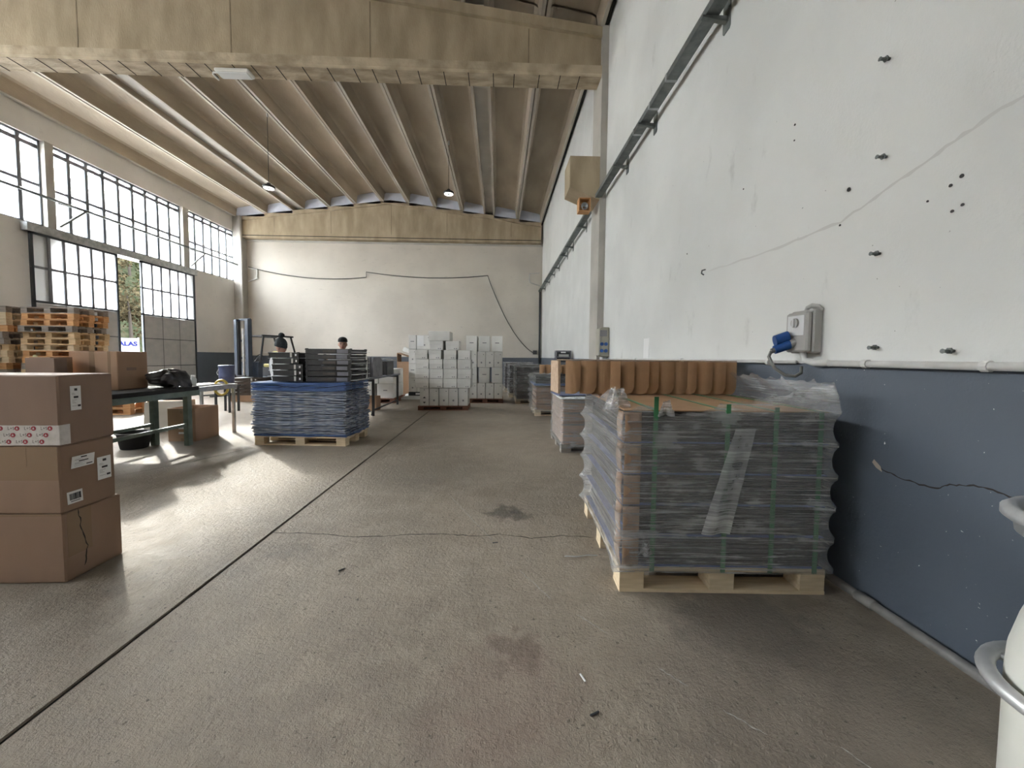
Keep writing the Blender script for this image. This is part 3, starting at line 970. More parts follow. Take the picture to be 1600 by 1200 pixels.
# ------------------------------------------------------------------ white drum at the right edge
dr = thing('white_drum', 'white drum with metal hoop and flared metal rim at the right edge', 'drum', (1.83, 1.0, 0))
MB().lathe([(.215, 0), (.225, .02), (.226, .38), (.222, .47), (.203, .57), (.182, .65), (.155, .72), (.14, .76)], 40).build('body', 'drum_white', dr, True)
MB().tube([(.264 * math.cos(t), .264 * math.sin(t), .375) for t in [2 * math.pi * i / 48 for i in range(48)]], .024, 10, True, True).build('hoop', 'steel', dr, True)
for a in (.3, 1.87, 3.44, 5.01): MB().tube([(.2 * math.cos(a), .2 * math.sin(a), .37), (.264 * math.cos(a), .264 * math.sin(a), .375)], .012, 8).build('hoop_stay', 'steel', dr)
MB().lathe([(.14, .74), (.14, .78), (.19, .83), (.226, .855), (.23, .885), (.24, .89), (.258, .905), (.258, .925), (.24, .94), (.222, .934), (.214, .91), (.18, .85), (.125, .79), (.12, .75)], 44, cap=False).build('rim', 'steel', dr, True)
MB().lathe([(.12, .775), (.12, .78)], 24).build('plug', 'black', dr)

# ================================================================== the film-wrapped load in front
RZ = math.radians(-2.6)
BC = (1.365, 2.78)
def loc2(x, y, z, c=BC, a=RZ):
    return (c[0] + x * math.cos(a) - y * math.sin(a), c[1] + x * math.sin(a) + y * math.cos(a), z)
pallet('wide pale wooden pallet under the big film wrapped load', (BC[0], BC[1], 0), RZ, 1.22, 1.19, .15, 'wood_pale')
T0, TH = .152, .187
tray_me = []
for k in range(3):
    m = MB()
    m.bbox(-.575, .575, -.565, .565, 0, .0128, .003)
    tray_me.append(m.mesh('plastic_tray', 'plastic_black'))
rnd = random.Random(4)
sep = MB().bbox(-.6, .6, -.585, .585, 0, .006, .002).mesh('separator_sheet', 'blue_separator')
for t in range(5):
    z = T0 + t * TH
    if True:
        o = link('separator_sheet', sep, None, loc2(0, 0, z), RZ)
        tag(o, 'blue separator sheet, %s from the bottom of the big wrapped load' % ORD[t], 'sheet', 'separators in the big load')
    for k in range(12):
        o = link('plastic_tray', tray_me[k % 3], None, loc2(rnd.uniform(.012, .022), rnd.uniform(-.008, .008), z + .0075 + k * .01475), RZ + rnd.uniform(-.004, .004))
        tag(o, 'thin black tray stacked inside the big wrapped load, %s tier from the bottom' % ORD[t], 'tray', 'black trays in the big load, tier %d' % (t + 1))
    # curled cardboard protector at the near left corner
    cp = MB()
    prof = []
    for q in range(13):
        f = q / 12
        prof.append((.0 + .012 * math.sin(f * math.pi), f))
    def cpf(u, v):
        zz = .01 + v * (TH - .014)
        x = -.602 + u * .1
        y = -.592 - .018 * math.sin(v * math.pi) * (1 - u) - .004
        return (x, y, zz)
    cp.grid(cpf, 4, 10)
    cp.grid(lambda u, v: (-.604 - .01 * math.sin(v * math.pi), -.59 + u * .12, .01 + v * (TH - .014)), 3, 8)
    o = cp.build('corner_board', 'cardboard', None, True, loc2(0, 0, z), RZ)
    md = o.modifiers.new('thickness', 'SOLIDIFY')
    md.thickness = .003
    md.offset = 1
    tag(o, 'brown cardboard corner board, %s tier from the bottom of the wrapped load' % ORD[t], 'corner board', 'corner boards of the big load')
ZT = T0 + 5 * TH
o = MB().bbox(-.6, .6, -.58, .58, 0, .008, .003).build('cover_board', 'divider_board', None, False, loc2(0, 0, ZT + .001), RZ)
tag(o, 'brown cardboard cover board on top of the big wrapped load', 'board')
for i, x in enumerate((-.42, .0, .28, .54)):
    s = thing('strap', 'green plastic strap around the big wrapped load, %s from its left end' % ORD[i], 'strap', loc2(x, 0, 0), RZ, 'green straps on the big load')
    m = MB()
    m.box(-.014, .014, -.6, -.5975, .13, ZT + .012)
    m.box(-.014, .014, .5975, .6, .13, ZT + .012)
    m.box(-.014, .014, -.6, .6, ZT + .0105, ZT + .013)
    m.build('band', 'green_strap', s)
    if i < 3: B(-.013, .013, -.604, -.602, ZT - .04, ZT + (.09, .05, .035)[i]).build('loose_end', 'green_strap', s)
tiers = [T0 - .04] + [T0 + .003 + k * TH for k in range(6)] + [2]
def rim(x, y):
    u = (x + .61) / 1.22
    v = (y + .6) / 1.2
    z = 1.075 + .02 * v
    z += .19 * max(0, (u - .25) / .75) ** 1.25
    z += .11 * math.exp(-((u - .0) ** 2) / .004) * math.exp(-((v - .35) ** 2) / .05)
    z += .05 * math.exp(-((u - .1) ** 2) / .004) * (1 if v < .1 else 0)
    return z
film = film_box('stretch_film', 'clear stretch film wrapped around the big pallet load in front', -.612, .612, -.602, .602, .13, 1.1, tiers, 'film', .05, 3, rim, RZ, (BC[0], BC[1], 0), 200, 120)
fl = MB()
def flapf(u, v):
    z = 1.0 - .62 * v
    x = .02 + (u - .5) * (.12 + .05 * v) - .09 * v + .07 * (1 - v)
    return (x, -.627 - .012 * math.sin(u * 6) * (.4 + v) - .012 * v + .006 * noise.noise(Vector((u * 6, v * 9, 2))), z)
fl.grid(flapf, 10, 26)
fl.build('loose_flap', 'film_thick', film, True)
for (x, y, z, s, sd_) in ((-.47, -.62, .27, .05, 2), (-.61, -.46, 1.13, .085, 5), (-.36, -.6, 1.1, .055, 7)):
    def crf(u, v, x=x, y=y, z=z, s=s, sd_=sd_):
        a = (u - .5) * 2
        b = v
        n1 = noise.noise(Vector((u * 5, v * 5, sd_))) * .7
        return (x + a * s * (1 - .6 * b) + n1 * s * .4, y - .3 * s * math.sin(u * 9 + sd_) + n1 * s * .5, z + (b - .4) * s * 1.6 + n1 * s * .3)
    MB().grid(crf, 10, 10).build('crumpled_end', 'film_thick', film, True)

# cardboard dividers standing at the rear of the load
def divider_mesh(w, h, back):
    """curved board leaf with rounded lower outer corner, folded back at its left edge"""
    m = MB()
    r = .06
    nx, t = 8, .006
    rows = []
    def low(x):
        q = x - (w - r)
        return .002 if q <= 0 else .002 + r - math.sqrt(max(0, r * r - q * q))
    vs, fs = [], []
    for k in range(nx + 1):
        x = w * k / nx
        y = .02 * math.sin(math.pi * k / nx)
        for yy, zz in ((-y, low(x)), (-y, h), (-y + t, h), (-y + t, low(x))): vs.append((x, yy, zz))
    for k in range(nx):
        for q in range(4):
            p = (q + 1) % 4
            fs.append((k * 4 + q, k * 4 + 4 + q, k * 4 + 4 + p, k * 4 + p))
    fs += [(0, 1, 2, 3), tuple(nx * 4 + q for q in (3, 2, 1, 0))]
    m.add(vs, fs)
    face = m
    m2 = B(0, t, t, back, .002, h)
    m.add(m2.v, m2.f)
    return m.mesh('folded_board', 'divider_board')
xs = .555
i = 0
rnd = random.Random(8)
dv = [divider_mesh(.125 + .012 * s, .275, .2) for s in range(3)]
while xs < 1.96:
    d = thing('cardboard_divider', 'folded brown cardboard divider on the wrapped load, %s from the left of its row' % ORD[i], 'divider', (xs, 3.19, ZT + .012), math.radians(-rnd.uniform(14, 34)), 'cardboard dividers on the big load')
    link('folded_board', dv[i % 3], d)
    xs += .108 + rnd.uniform(-.012, .014)
    i += 1
B_ = thing('cardboard_divider', 'pale edged cardboard sheet standing at the left end of the divider row', 'divider', (.515, 3.2, ZT + .012), math.radians(4))
B(-.02, .0, 0, .3, 0, .275).build('folded_board', 'cardboard_edge', B_)
tb = MB().bbox(-.76, .76, -.17, .17, 0, .008, .003).build('cardboard_sheet', 'cardboard_edge', None, False, (1.3, 3.42, ZT + .289), math.radians(1))
tag(tb, 'flat pale cardboard sheet lying across the standing dividers', 'board')

# ================================================================== other loads along the right wall
def wrapped_trays(label, pal_label, x0, x1, y0, y1, zt, n, mat='tray_brown', film_mat='film_thin', tilt=0, fname=None):
    """pallet with n layered trays under loose film"""
    cx, cy = (x0 + x1) / 2, (y0 + y1) / 2
    w, d = x1 - x0, y1 - y0
    pallet(pal_label, (cx, cy, 0), tilt, round(w, 2), round(d, 2), .14, 'wood_pale')
    h = (zt - .145) / n
    me = MB().bbox(-w / 2 + .03, w / 2 - .03, -d / 2 + .03, d / 2 - .03, 0, h - .012, .006)
    me.box(-w / 2 + .01, w / 2 - .01, -d / 2 + .01, d / 2 - .01, h - .03, h - .018)
    me = me.mesh('stacked_tray', mat)
    for k in range(n):
        t = link('stacked_tray', me, None, (cx, cy, .143 + k * h), tilt + .01 * (k % 2))
        tag(t, '%s, %s from the bottom' % (label, ORD[k]), 'tray', label)
    return cx, cy, w, d

# second pallet: four layers of brown cartons under milky film
P2 = (1.47, 6.1)
pallet('wooden pallet under the brown carton load behind the big wrapped load', (P2[0], P2[1], 0), 0, 1.1, 1.1, .12, 'wood_grey')
for k in range(4):
    for j in range(2):
        x0 = .935 + j * .54
        c = carton('brown wrapped carton, %s layer from the bottom, %s half of the second load' % (ORD[k], ('left', 'right')[j]), x0, x0 + .53, 5.56, 6.63, .122 + k * .168, .122 + k * .168 + .163, 'sack_paper', 'cartons of the second load', 0, 'carton', .012)
        w, d, h = c['_w'], c['_d'], c['_h']
        B(-w + .02, w - .02, -d - .002, -d, h - .05, h - .02).build('tape', 'film_thick', c)
f2 = film_box('stretch_film', 'milky stretch film around the brown carton load', .925, 2.03, 5.55, 6.64, .07, .83, [.07, .12, .29, .458, .626, .8, 2], 'film', .022, 9, None, 0, (0, 0, 0), 90, 60)
tp = MB().grid(lambda u, v: (.9 + u * 1.12, 5.53 + v * 1.1, .8 + .012 * noise.noise(Vector((u * 5, v * 5, 1)))), 14, 14)
o = tp.build('plastic_sheet', 'polystyrene', None, True)
o.modifiers.new('thickness', 'SOLIDIFY').thickness = .004
tag(o, 'white plastic sheet covering the brown carton load', 'sheet')
o = B(-.06, .5, -.2, .35, 0, .012).build('foam_board', 'blue_lid', None, False, (.95, 6.0, .818), .1)
tag(o, 'blue grey board lying on the white sheet of the carton load', 'board')

# third pallet: trays with a blue sheet, loose film and dividers on top
wrapped_trays('brown tray of the third load with dividers on top', 'wooden pallet under the third load along the right wall', .86, 1.98, 9.1, 10.2, .72, 4, 'cardboard')
tag(MB().bbox(.83, 2.0, 9.06, 10.22, 0, .05, .01).build('blue_board', 'blue_sheet', None, False, (0, 0, .726)), 'thick blue board in the third load along the right wall', 'board')
for k in range(3):
    tag(MB().bbox(.88, 1.96, 9.12, 10.18, 0, .07, .01).build('stacked_tray', 'plastic_black', None, False, (0, 0, .779 + k * .074)), 'black tray above the blue board, %s of three' % ORD[k], 'tray', 'black trays on the blue board')
film_box('stretch_film', 'loose crumpled film around the third load along the right wall', .82, 2.01, 9.04, 10.23, .1, 1.02, [.1, .25, .42, .55, .74, .9, 2], 'film_thin', .06, 21, lambda x, y: 1.0 + .03 * math.sin(x * 7), 0, (0, 0, 0), 90, 50)
rnd = random.Random(3)
for i in range(6):
    d = thing('cardboard_divider', 'brown cardboard divider on the third load, %s from its left' % ORD[i], 'divider', (.98 + i * .14, 9.3 + .05 * math.sin(i * 2), 1.003), math.radians(-rnd.uniform(10, 40)), 'dividers on the third load')
    link('folded_board', dv[i % 3], d)
    d.scale = (1.05, 1, .8)
for i, (x0, x1, y0, y1, zt, n, lb) in enumerate(((.5, 1.6, 11.45, 12.5, 1.12, 8, 'fourth'), (.34, 1.45, 13.3, 14.4, 1.14, 8, 'fifth'), (.22, 1.32, 15.4, 16.5, 1.18, 8, 'sixth'))):
    wrapped_trays('dark tray in the %s load along the right wall' % lb, 'wooden pallet under the %s load along the right wall' % lb, x0, x1, y0, y1, zt, n, 'tray_brown')
    hh = (zt - .145) / n
    film_box('stretch_film', 'crinkled clear film around the %s load along the right wall' % lb, x0 - .015, x1 + .015, y0 - .015, y1 + .015, .08, zt + .02, [.08] + [.145 + q * hh for q in range(n + 1)] + [3], 'film_thin', .035, 30 + i, None, 0, (0, 0, 0), 70, 50)
# dark crates stacked against the wall
for k in range(4):
    c = thing('storage_crate', 'dark grey plastic crate by the right wall, %s from the bottom of its stack' % ORD[k], 'crate', (1.86, 11.2, k * .401), 0, 'stack of dark crates')
    m = MB()
    w, d, h = .22, .15, .4
    m.box(-w, w, -d, d, 0, .015)
    for x in (-w, w - .03): m.box(x, x + .03, -d, -d + .03, .015, h); m.box(x, x + .03, d - .03, d, .015, h)
    for z in (.015, .19, h - .045): m.box(-w + .03, w - .03, -d, -d + .02, z, z + .045); m.box(-w + .03, w - .03, d - .02, d, z, z + .045); m.box(-w, -w + .02, -d + .03, d - .03, z, z + .045); m.box(w - .02, w, -d + .03, d - .03, z, z + .045)
    m.build('frame', 'tray_grey', c)
    B(-w + .03, w - .03, -d + .022, -d + .03, .015, h - .02).build('inner_panel', 'steel_dark', c)
    if k == 3:
        B(-.08, .06, -d - .004, -d, .33, .365).build('white_print', 'paper', c)
        B(-.14, .15, -d - .004, -d + .02, .22, .29).build('white_print', 'board_grey', c)

# ================================================================== white carton stacks
mk_a = B(-.022, .022, -.003, 0, -.022, .022).mesh('printed_mark', 'ink_grey')
mk_s = B(-.012, .012, -.003, 0, -.012, .012).mesh('printed_mark', 'ink_grey')
mk_l = B(-.06, .06, -.003, 0, -.013, .013).mesh('printed_mark', 'ink_grey')
def white_box(label, x0, x1, y0, y1, z0, z1, kind, group):
    c = thing('white_carton', label, 'box', ((x0 + x1) / 2, (y0 + y1) / 2, z0), random.uniform(-.012, .012), group)
    w, d, h = (x1 - x0) / 2 - .006, (y1 - y0) / 2 - .004, z1 - z0 - .004
    if kind == 'lid':
        MB().bbox(-w + .004, w - .004, -d + .004, d - .004, 0, h * .52, .004).build('base', 'white_carton', c)
        MB().bbox(-w, w, -d, d, h * .5, h, .005).build('lid', 'white_carton', c)
        for x in (w - .07, w - .12): link('printed_mark', mk_s, c, (x, -d + .003, h * .15))
    else:
        MB().bbox(-w, w, -d, d, 0, h, .005).build('body', 'white_carton', c)
        if kind == 'tall':
            link('printed_mark', mk_a, c, (0, -d, h * .3))
            link('printed_mark', mk_s, c, (w * .5, -d, h * .82))
        elif kind == 'diamond':
            for z, s_ in ((.42, 1), (.22, -1)):
                a = h * z
                MB().prism([(-.04, a), (.04, a), (0, a + .045 * s_)], 'y', -d - .003, -d).build('printed_mark', 'ink', c)
            link('printed_mark', mk_s, c, (0, -d, h * .9))
        elif kind == 'name':
            link('printed_mark', mk_l, c, (0, -d, h * .55))
    return c
# front stack
YF = 10.06
pallet('reddish pallet under the front stack of white cartons', (-1.45, YF + .33, 0), 0, 1.3, .8, .11, 'wood_red')
g = 'front stack of white cartons'
for i in range(5):
    white_box('tall white carton standing in the bottom row of the front stack, %s from left' % ORD[i], -2.07 + i * .252, -2.07 + (i + 1) * .252, YF, YF + .66, .112, .58, 'diamond' if i == 0 else 'tall', g)
rows = [('second', .582, .832, -2.18, .362, 4, 0), ('third', .834, 1.084, -2.17, .362, 4, .0), ('fourth', 1.086, 1.33, -2.18, .355, 4, .008), ('fifth', 1.332, 1.57, -2.19, .33, 4, .03)]
for nm, za, zb, xa, w, n, gp in rows:
    for i in range(n):
        x = xa + i * (w + gp) + (.03 if nm == 'fifth' and i > 1 else 0)
        white_box('lidded white carton in the %s row up of the front stack, %s from left' % (nm, ORD[i]), x, x + w, YF - .03, YF + .63, za, zb, 'lid', g)
for i, x in enumerate((-1.81, -1.4)):
    white_box('lidded white carton in the sixth row up of the front stack, %s' % ('left one' if i == 0 else 'right one'), x, x + .36, YF, YF + .6, 1.572, 1.81, 'lid', g)
white_box('single wide white carton on the very top of the front stack', -1.84, -1.28, YF, YF + .6, 1.812, 2.06, 'plain', g)
# right-hand stack
Y2 = 11.65
pallet('dark pallet under the right stack of white cartons', (-.42, Y2 + .4, 0), 0, 1.1, .9, .13, 'wood_red')
g = 'right stack of white cartons'
zz = .132
for r, (nm, n) in enumerate((('bottom', 4), ('second', 3), ('third', 4), ('top', 3))):
    h = .475
    for i in range(n):
        if n == 4: x0, x1 = -.92 + i * .257, -.92 + i * .257 + .255
        else: x0, x1 = -1.0 + i * .385, -1.0 + i * .385 + .335
        white_box('white carton in the %s row of the right stack, %s from left' % (nm, ORD[i]), x0, x1, Y2, Y2 + .8, zz, zz + h, 'tall' if n == 4 else 'name', g)
    zz += h + .002
# left rear stack
Y0 = 12.75
tag(B(-3.2, -2.2, Y0 - .25, Y0 + .75, 0, .1).build('foam_block', 'polystyrene'), 'white foam base under the left rear white cartons', 'foam block')
g = 'left rear stack of white cartons'
zz = .102
gb = B(-2.98, -2.3, Y0 - .012, Y0 + .6, 0, .12).build('green_crate_base', 'steel_dark', None, False, (0, 0, zz))
tag(gb, 'black and white printed base tray below the left rear white cartons', 'tray')
B(-2.75, -2.6, Y0 - .014, Y0 - .012, .03, .09).build('white_print', 'paper', gb)
B(-2.5, -2.38, Y0 - .014, Y0 - .012, .03, .07).build('white_print', 'paper', gb)
zz += .122
for r in range(4):
    for i, (x0, x1) in enumerate(((-2.98, -2.72), (-2.715, -2.2))):
        white_box('white carton of the left rear stack, row %s from the bottom, %s one' % (ORD[r], ('narrow', 'wide')[i]), x0, x1, Y0, Y0 + .6, zz, zz + .468, ('tall', 'name')[(r + i) % 2], g)
    zz += .47
tag(B(-2.69, -2.48, Y0 - .012, Y0 - .004, 1.74, 2.08).build('paper_sheet', 'paper'), 'white paper notice stuck on the left rear white cartons', 'paper')
# cartons under and behind the work table
pallet('dark red pallet under the low white cartons behind the table', (-3.6, 12.15, 0), 0, 1.0, 1.3, .13, 'wood_red')
g = 'low white cartons behind the table'
for r in range(2):
    for i, (x0, x1) in enumerate(((-4.06, -3.72), (-3.66, -3.16)) if r == 0 else ((-4.06, -3.62), (-3.6, -3.16))):
        for j, (ya, yb) in enumerate(((11.6, 12.2), (12.22, 12.78))):
            white_box('low white carton behind the table, %s row, %s %s' % (('lower', 'upper')[r], ('front', 'rear')[j], ('left', 'right')[i]), x0, x1, ya, yb, .132 + r * .44, .132 + r * .44 + .438, 'name' if j == 0 else 'plain', g)

# brown carton with flaps and a white roll behind the low cartons
oc, w, d, h = open_carton('tall brown open carton with dark items behind the low white cartons', -3.62, -2.98, 13.75, 14.35, 0, 1.2, 'cardboard')
B(-w + .02, w - .02, -d + .02, d - .02, .9, 1.14).build('dark_filling', 'plastic_black', oc)
m = MB()
m.prism([(-w, 1.2), (-w + .01, 1.2), (-w + .01, 1.5), (-w, 1.5)], 'y', -d, d)
m.build('raised_flap', 'cardboard', oc)
m = MB()
m.prism([(-w, 1.5), (w + .1, 1.26), (w + .1, 1.275), (-w, 1.52)], 'y', -d, d)
m.build('flap', 'cardboard', oc)
ro = MB().tube([(-3.42, 13.9, 1.66), (-2.8, 13.9, 1.4)], [.085, .085], 16).build('paper_roll', 'board_grey', None, True)
tag(ro, 'pale paper roll lying aslant on the tall brown carton', 'roll')

# ================================================================== blue sheet stack with black trays
BR = math.radians(-4.2)
SB = (-3.05, 6.42)
pallet('pale wooden pallet under the stack of blue sheets', (SB[0], SB[1], 0), BR, 1.44, .83, .14, 'wood_pale')
def sheet_mesh(seed, mat, sag):
    m = MB()
    nx, ny, t = 22, 10, .016
    rr = random.Random(seed)
    ph = [rr.uniform(0, 6) for _ in range(6)]
    def P(u, v, k):
        x = (u - .5) * 1.47
        y = (v - .5) * .86
        ex = .014 * math.sin(v * 9 + ph[0]) * (2 * u - 1) + .01 * math.sin(v * 23 + ph[1])
        ey = .012 * math.sin(u * 14 + ph[2]) * (2 * v - 1) + .008 * math.sin(u * 31 + ph[3])
        edge = max(abs(2 * u - 1), abs(2 * v - 1))
        z = k * t - sag * (1 - (2 * u - 1) ** 2) + .004 * math.sin(u * 17 + ph[4]) * (edge > .9) + .003 * math.sin(v * 19 + ph[5]) * (edge > .9)
        return (x + ex * (edge > .99), y + ey * (edge > .99), z)
    n = len(m.v)
    m.grid(lambda u, v: P(u, v, 1), nx, ny)
    m.grid(lambda u, v: P(1 - u, v, 0), nx, ny)
    w = nx + 1
    N = w * (ny + 1)
    # rim
    fs = []
    for i in range(nx):
        a, b = i, i + 1
        fs.append((a, N + nx - a, N + nx - b, b))
        a, b = ny * w + i, ny * w + i + 1
        fs.append((b, N + ny * w + nx - (i + 1), N + ny * w + nx - i, a))
    for j in range(ny):
        a, b = j * w, (j + 1) * w
        fs.append((b, N + b + nx, N + a + nx, a))
        a, b = j * w + nx, (j + 1) * w + nx
        fs.append((a, N + j * w, N + (j + 1) * w, b))
    m.f += fs
    return m.mesh('blue_sheet', mat, False)
SM = [sheet_mesh(s, 'blue_sheet_grey', 0) for s in range(5)]
ST = [sheet_mesh(20 + s, 'blue_sheet', .012) for s in range(2)]
SF = sheet_mesh(30, 'blue_sheet', 0)
rnd = random.Random(5)
NS = 40
for i in range(NS):
    z = .142 + i * .0208
    me = SM[rnd.randrange(5)] if 1 < i < NS - 6 else (SF if i < 2 else ST[i % 2])
    o = link('blue_sheet', me, None, (SB[0] + rnd.uniform(-.012, .012), SB[1] + rnd.uniform(-.01, .01), z + (.013 if me in ST else 0)), BR + rnd.uniform(-.012, .012) + (math.pi if rnd.random() < .5 else 0))
    tag(o, 'glossy blue plastic sheet in the tall stack on the pale pallet' if i < NS - 1 else 'topmost dark blue sheet of the tall blue stack, under the black trays', 'sheet', 'stack of blue sheets')
ZS = .142 + NS * .0208 + .012
def black_tray(label, x0, x1, y0, y1, z0, h, group, rz, deco, mat='plastic_black'):
    c = thing('crate_tray', label, 'tray', ((x0 + x1) / 2, (y0 + y1) / 2, z0), rz, group)
    w, d = (x1 - x0) / 2, (y1 - y0) / 2
    m = MB()
    t = .014
    m.box(-w, w, -d, d, 0, .01)
    m.box(-w, w, -d, -d + t, .01, h - .02); m.box(-w, w, d - t, d, .01, h - .02)
    m.box(-w, -w + t, -d + t, d - t, .01, h - .02); m.box(w - t, w, -d + t, d - t, .01, h - .02)
    m.box(-w - .008, w + .008, -d - .008, -d + .006, h - .03, h - .012); m.box(-w - .008, w + .008, d - .006, d + .008, h - .03, h - .012)
    m.build('shell', mat, c)
    for x in (-w, w - .03):
        for y in (-d - .004, d - .026): B(x, x + .03, y, y + .03, 0, h - .004).build('corner_post', mat, c)
    if deco == 'left':
        B(w * .45, w * .58, -d - .012, -d - .008, .008, h - .012).build('grey_strip', 'board_grey', c)
        B(w * .78, w * .88, -d - .012, -d - .008, h * .3, h * .65).build('white_label', 'paper', c)
        B(-w - .06, -w + .25, -d - .03, d, h - .012, h - .008).build('film_edge', 'polystyrene', c)
    else:
        B(-w * .25, w * .32, -d - .012, -d - .008, h * .2, h - .03).build('dark_insert', 'tray_brown', c)
        B(w * .38, w * .86, -d - .012, -d - .008, .01, h - .02).build('pale_insert', 'tray_grey', c)
        B(w + .004, w + .1, -d - .02, d - .1, h * .3, h * .36).build('film_edge', 'polystyrene', c)
    return c
for k in range(5):
    dx = .035 * (4 - k) if k > 2 else 0
    black_tray('black plastic tray in the left pile on the blue stack, %s from the bottom' % ORD[k], -3.55 + .015 * (k % 2) - (.05 if k > 3 else 0), -3.06 - (.06 if k > 2 else 0), 6.15, 6.7, ZS + k * .0935, .093, 'left pile of black trays', BR, 'left')
for k in range(6):
    black_tray('black plastic tray in the right pile on the blue stack, %s from the bottom' % ORD[k], -3.02, -2.3 + .015 * (k % 2), 6.12, 6.68, ZS + k * .0885, .088, 'right pile of black trays', BR, 'right')

# ================================================================== work table with upright trays
wt = thing('work_table', 'long work table with thin dark steel frame beside the blue stack', 'table', (-3.55, 9.75, 0))
MB().bbox(-.68, .68, -1.6, 1.5, .86, .9, .006).build('table_top', 'tray_grey', wt)
for x in (-.62, .62):
    for y in (-.72, 1.42): B(x - .025, x + .025, y - .025, y + .025, 0, .86).build('leg', 'steel_dark', wt)
for x in (-.62, .62): B(x - .015, x + .015, -.7, 1.4, .12, .15).build('side_rail', 'steel_dark', wt)
for y in (-.72, 1.42): B(-.6, .6, y - .015, y + .015, .8, .86).build('cross_rail', 'steel_dark', wt)
MB().tube([(.6, -.72, .1), (.6, -.78, .03), (.6, -.7, 0)], .02, 6).build('foot', 'steel_dark', wt)
o = MB().bbox(-.18, .18, -.02, .02, 0, .5, .006).build('pale_board', 'board_grey', None, False, (-3.13, 8.7, .902), math.radians(4))
tag(o, 'pale grey board standing upright on the near end of the work table', 'board')
B(-.12, .02, -.024, -.02, .26, .29).build('printed_line', 'ink_grey', o)
for i in range(4):
    o = MB().prism([(-.3, 0), (.3, 0), (.3, .38), (.2, .46), (-.28, .46)], 'x', 0, .05).build('upright_tray', 'tray_grey', None, False, (-3.17 + i * .068, 9.35, .902), math.radians(-3))
    tag(o, 'grey tray standing on edge on the work table, %s from left' % ORD[i], 'tray', 'grey upright trays on the table')
for i in range(5):
    o = MB().prism([(-.3, 0), (.3, 0), (.3, .36), (-.3, .36)], 'x', 0, .055).build('upright_tray', 'plastic_black', None, False, (-3.25 + i * .068, 10.45, .902))
    tag(o, 'black tray standing on edge on the work table, %s from left' % ORD[i], 'tray', 'black upright trays on the table')
o = MB().grid(lambda u, v: (-3.28 + u * .42, 10.1 + v * .7, 1.272 + .06 * math.sin(u * math.pi) + .02 * noise.noise(Vector((u * 5, v * 5, 3)))), 10, 8).build('plastic_cover', 'film_thick', None, True)
tag(o, 'clear plastic cover over the black upright trays', 'film')
oc, w, d, h = open_carton('brown open carton with bottles under the work table', -3.42, -3.12, 9.85, 10.2, 0, .36, 'cardboard')
for i, (x, y) in enumerate(((-3.34, 9.95), (-3.22, 9.95), (-3.27, 10.09))):
    b = thing('bottle', 'small dark bottle with white cap in the carton under the table, %s' % ('left', 'right', 'rear')[i], 'bottle', (x, y, .009), 0, 'bottles under the table')
    MB().lathe([(.045, 0), (.048, .02), (.048, .3), (.02, .36), (.018, .4)], 14).build('body', 'plastic_black', b, True)
    MB().lathe([(.024, .395), (.024, .44)], 12).build('cap', 'paper', b)
o = open_carton('brown open carton on the far side of the work table', -3.85, -3.45, 8.6, 8.95, .902, 1.36, 'cardboard')[0]
m = MB().prism([(.2, .455), (.36, .5), (.36, .508), (.2, .463)], 'y', -.17, .17).build('flap', 'cardboard_edge', o)

# ================================================================== near left: three stacked cartons
def label_on(parent, x, z, w, h, y, kind, roty=0):
    """paper label on a front (-y) face"""
    l = B(-w / 2, w / 2, -.002, 0, -h / 2, h / 2).build('paper_label', 'paper', parent, False, (x, y, z))
    l.rotation_euler.y = roty
    y1 = -.0032
    if kind == 'ship':
        B(-w * .12, w * .14, y1, -.002, h * .3, h * .4).build('print', 'ink', l)
        B(-w * .2, w * .22, y1, -.002, 0, h * .08).build('print', 'ink', l)
        B(w * .15, w * .42, y1, -.002, -h * .36, -h * .28).build('print', 'ink', l)
        for i, z_ in enumerate((.2, .15, -.08, -.14, -.2, -.33)): B(-w * .38, -w * .38 + w * (.25 + .1 * (i % 3)), y1, -.002, h * z_, h * (z_ + .012)).build('print', 'ink_grey', l)
    elif kind == 'barcode':
        m = MB()
        rr = random.Random(5)
        xx = -w * .36
        while xx < w * .34:
            ww = rr.uniform(.0015, .004)
            m.box(xx, xx + ww, y1, -.002, -h * .2, h * .32)
            xx += ww + rr.uniform(.001, .003)
        b = m.build('barcode', 'ink', l)
        b['kind'] = 'stuff'
        B(-w * .3, w * .3, y1, -.002, -h * .36, -h * .28).build('print', 'ink_grey', l)
    return l
def side_label(parent, y, z, w, h, x, kind, tilt=0):
    l = label_on(parent, 0, 0, w, h, 0, kind)
    l.location = (x, y, z)
    l.rotation_euler = (tilt, 0, math.pi / 2)
    return l
BX0, BX1 = -3.5, -2.63
bx = []
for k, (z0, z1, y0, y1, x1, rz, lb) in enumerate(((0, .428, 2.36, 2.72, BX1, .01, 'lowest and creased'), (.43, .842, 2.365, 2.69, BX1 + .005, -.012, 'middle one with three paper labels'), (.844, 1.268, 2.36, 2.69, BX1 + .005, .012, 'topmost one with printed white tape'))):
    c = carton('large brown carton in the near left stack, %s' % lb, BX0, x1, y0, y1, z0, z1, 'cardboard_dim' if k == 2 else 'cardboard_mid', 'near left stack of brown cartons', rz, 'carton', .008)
    bx.append(c)
c = bx[0]
w, d, h = c['_w'], c['_d'], c['_h']
ribbon([(w + .002, -d + .08, h), (w + .002, -d + .1, h * .7), (w + .002, -d + .13, h * .4), (w + .002, -d + .11, h * .12)], .004, (1, 0, 0), .006, 3).build('crease', 'crack', c)
B(w, w + .0012, -d + .02, -d + .16, h * .35, h * .99).build('packing_tape', 'packing_tape', c)
B(-.1, w - .01, -d - .0012, -d, h * .97, h).build('packing_tape', 'packing_tape', c)
c = bx[1]
w, d, h = c['_w'], c['_d'], c['_h']
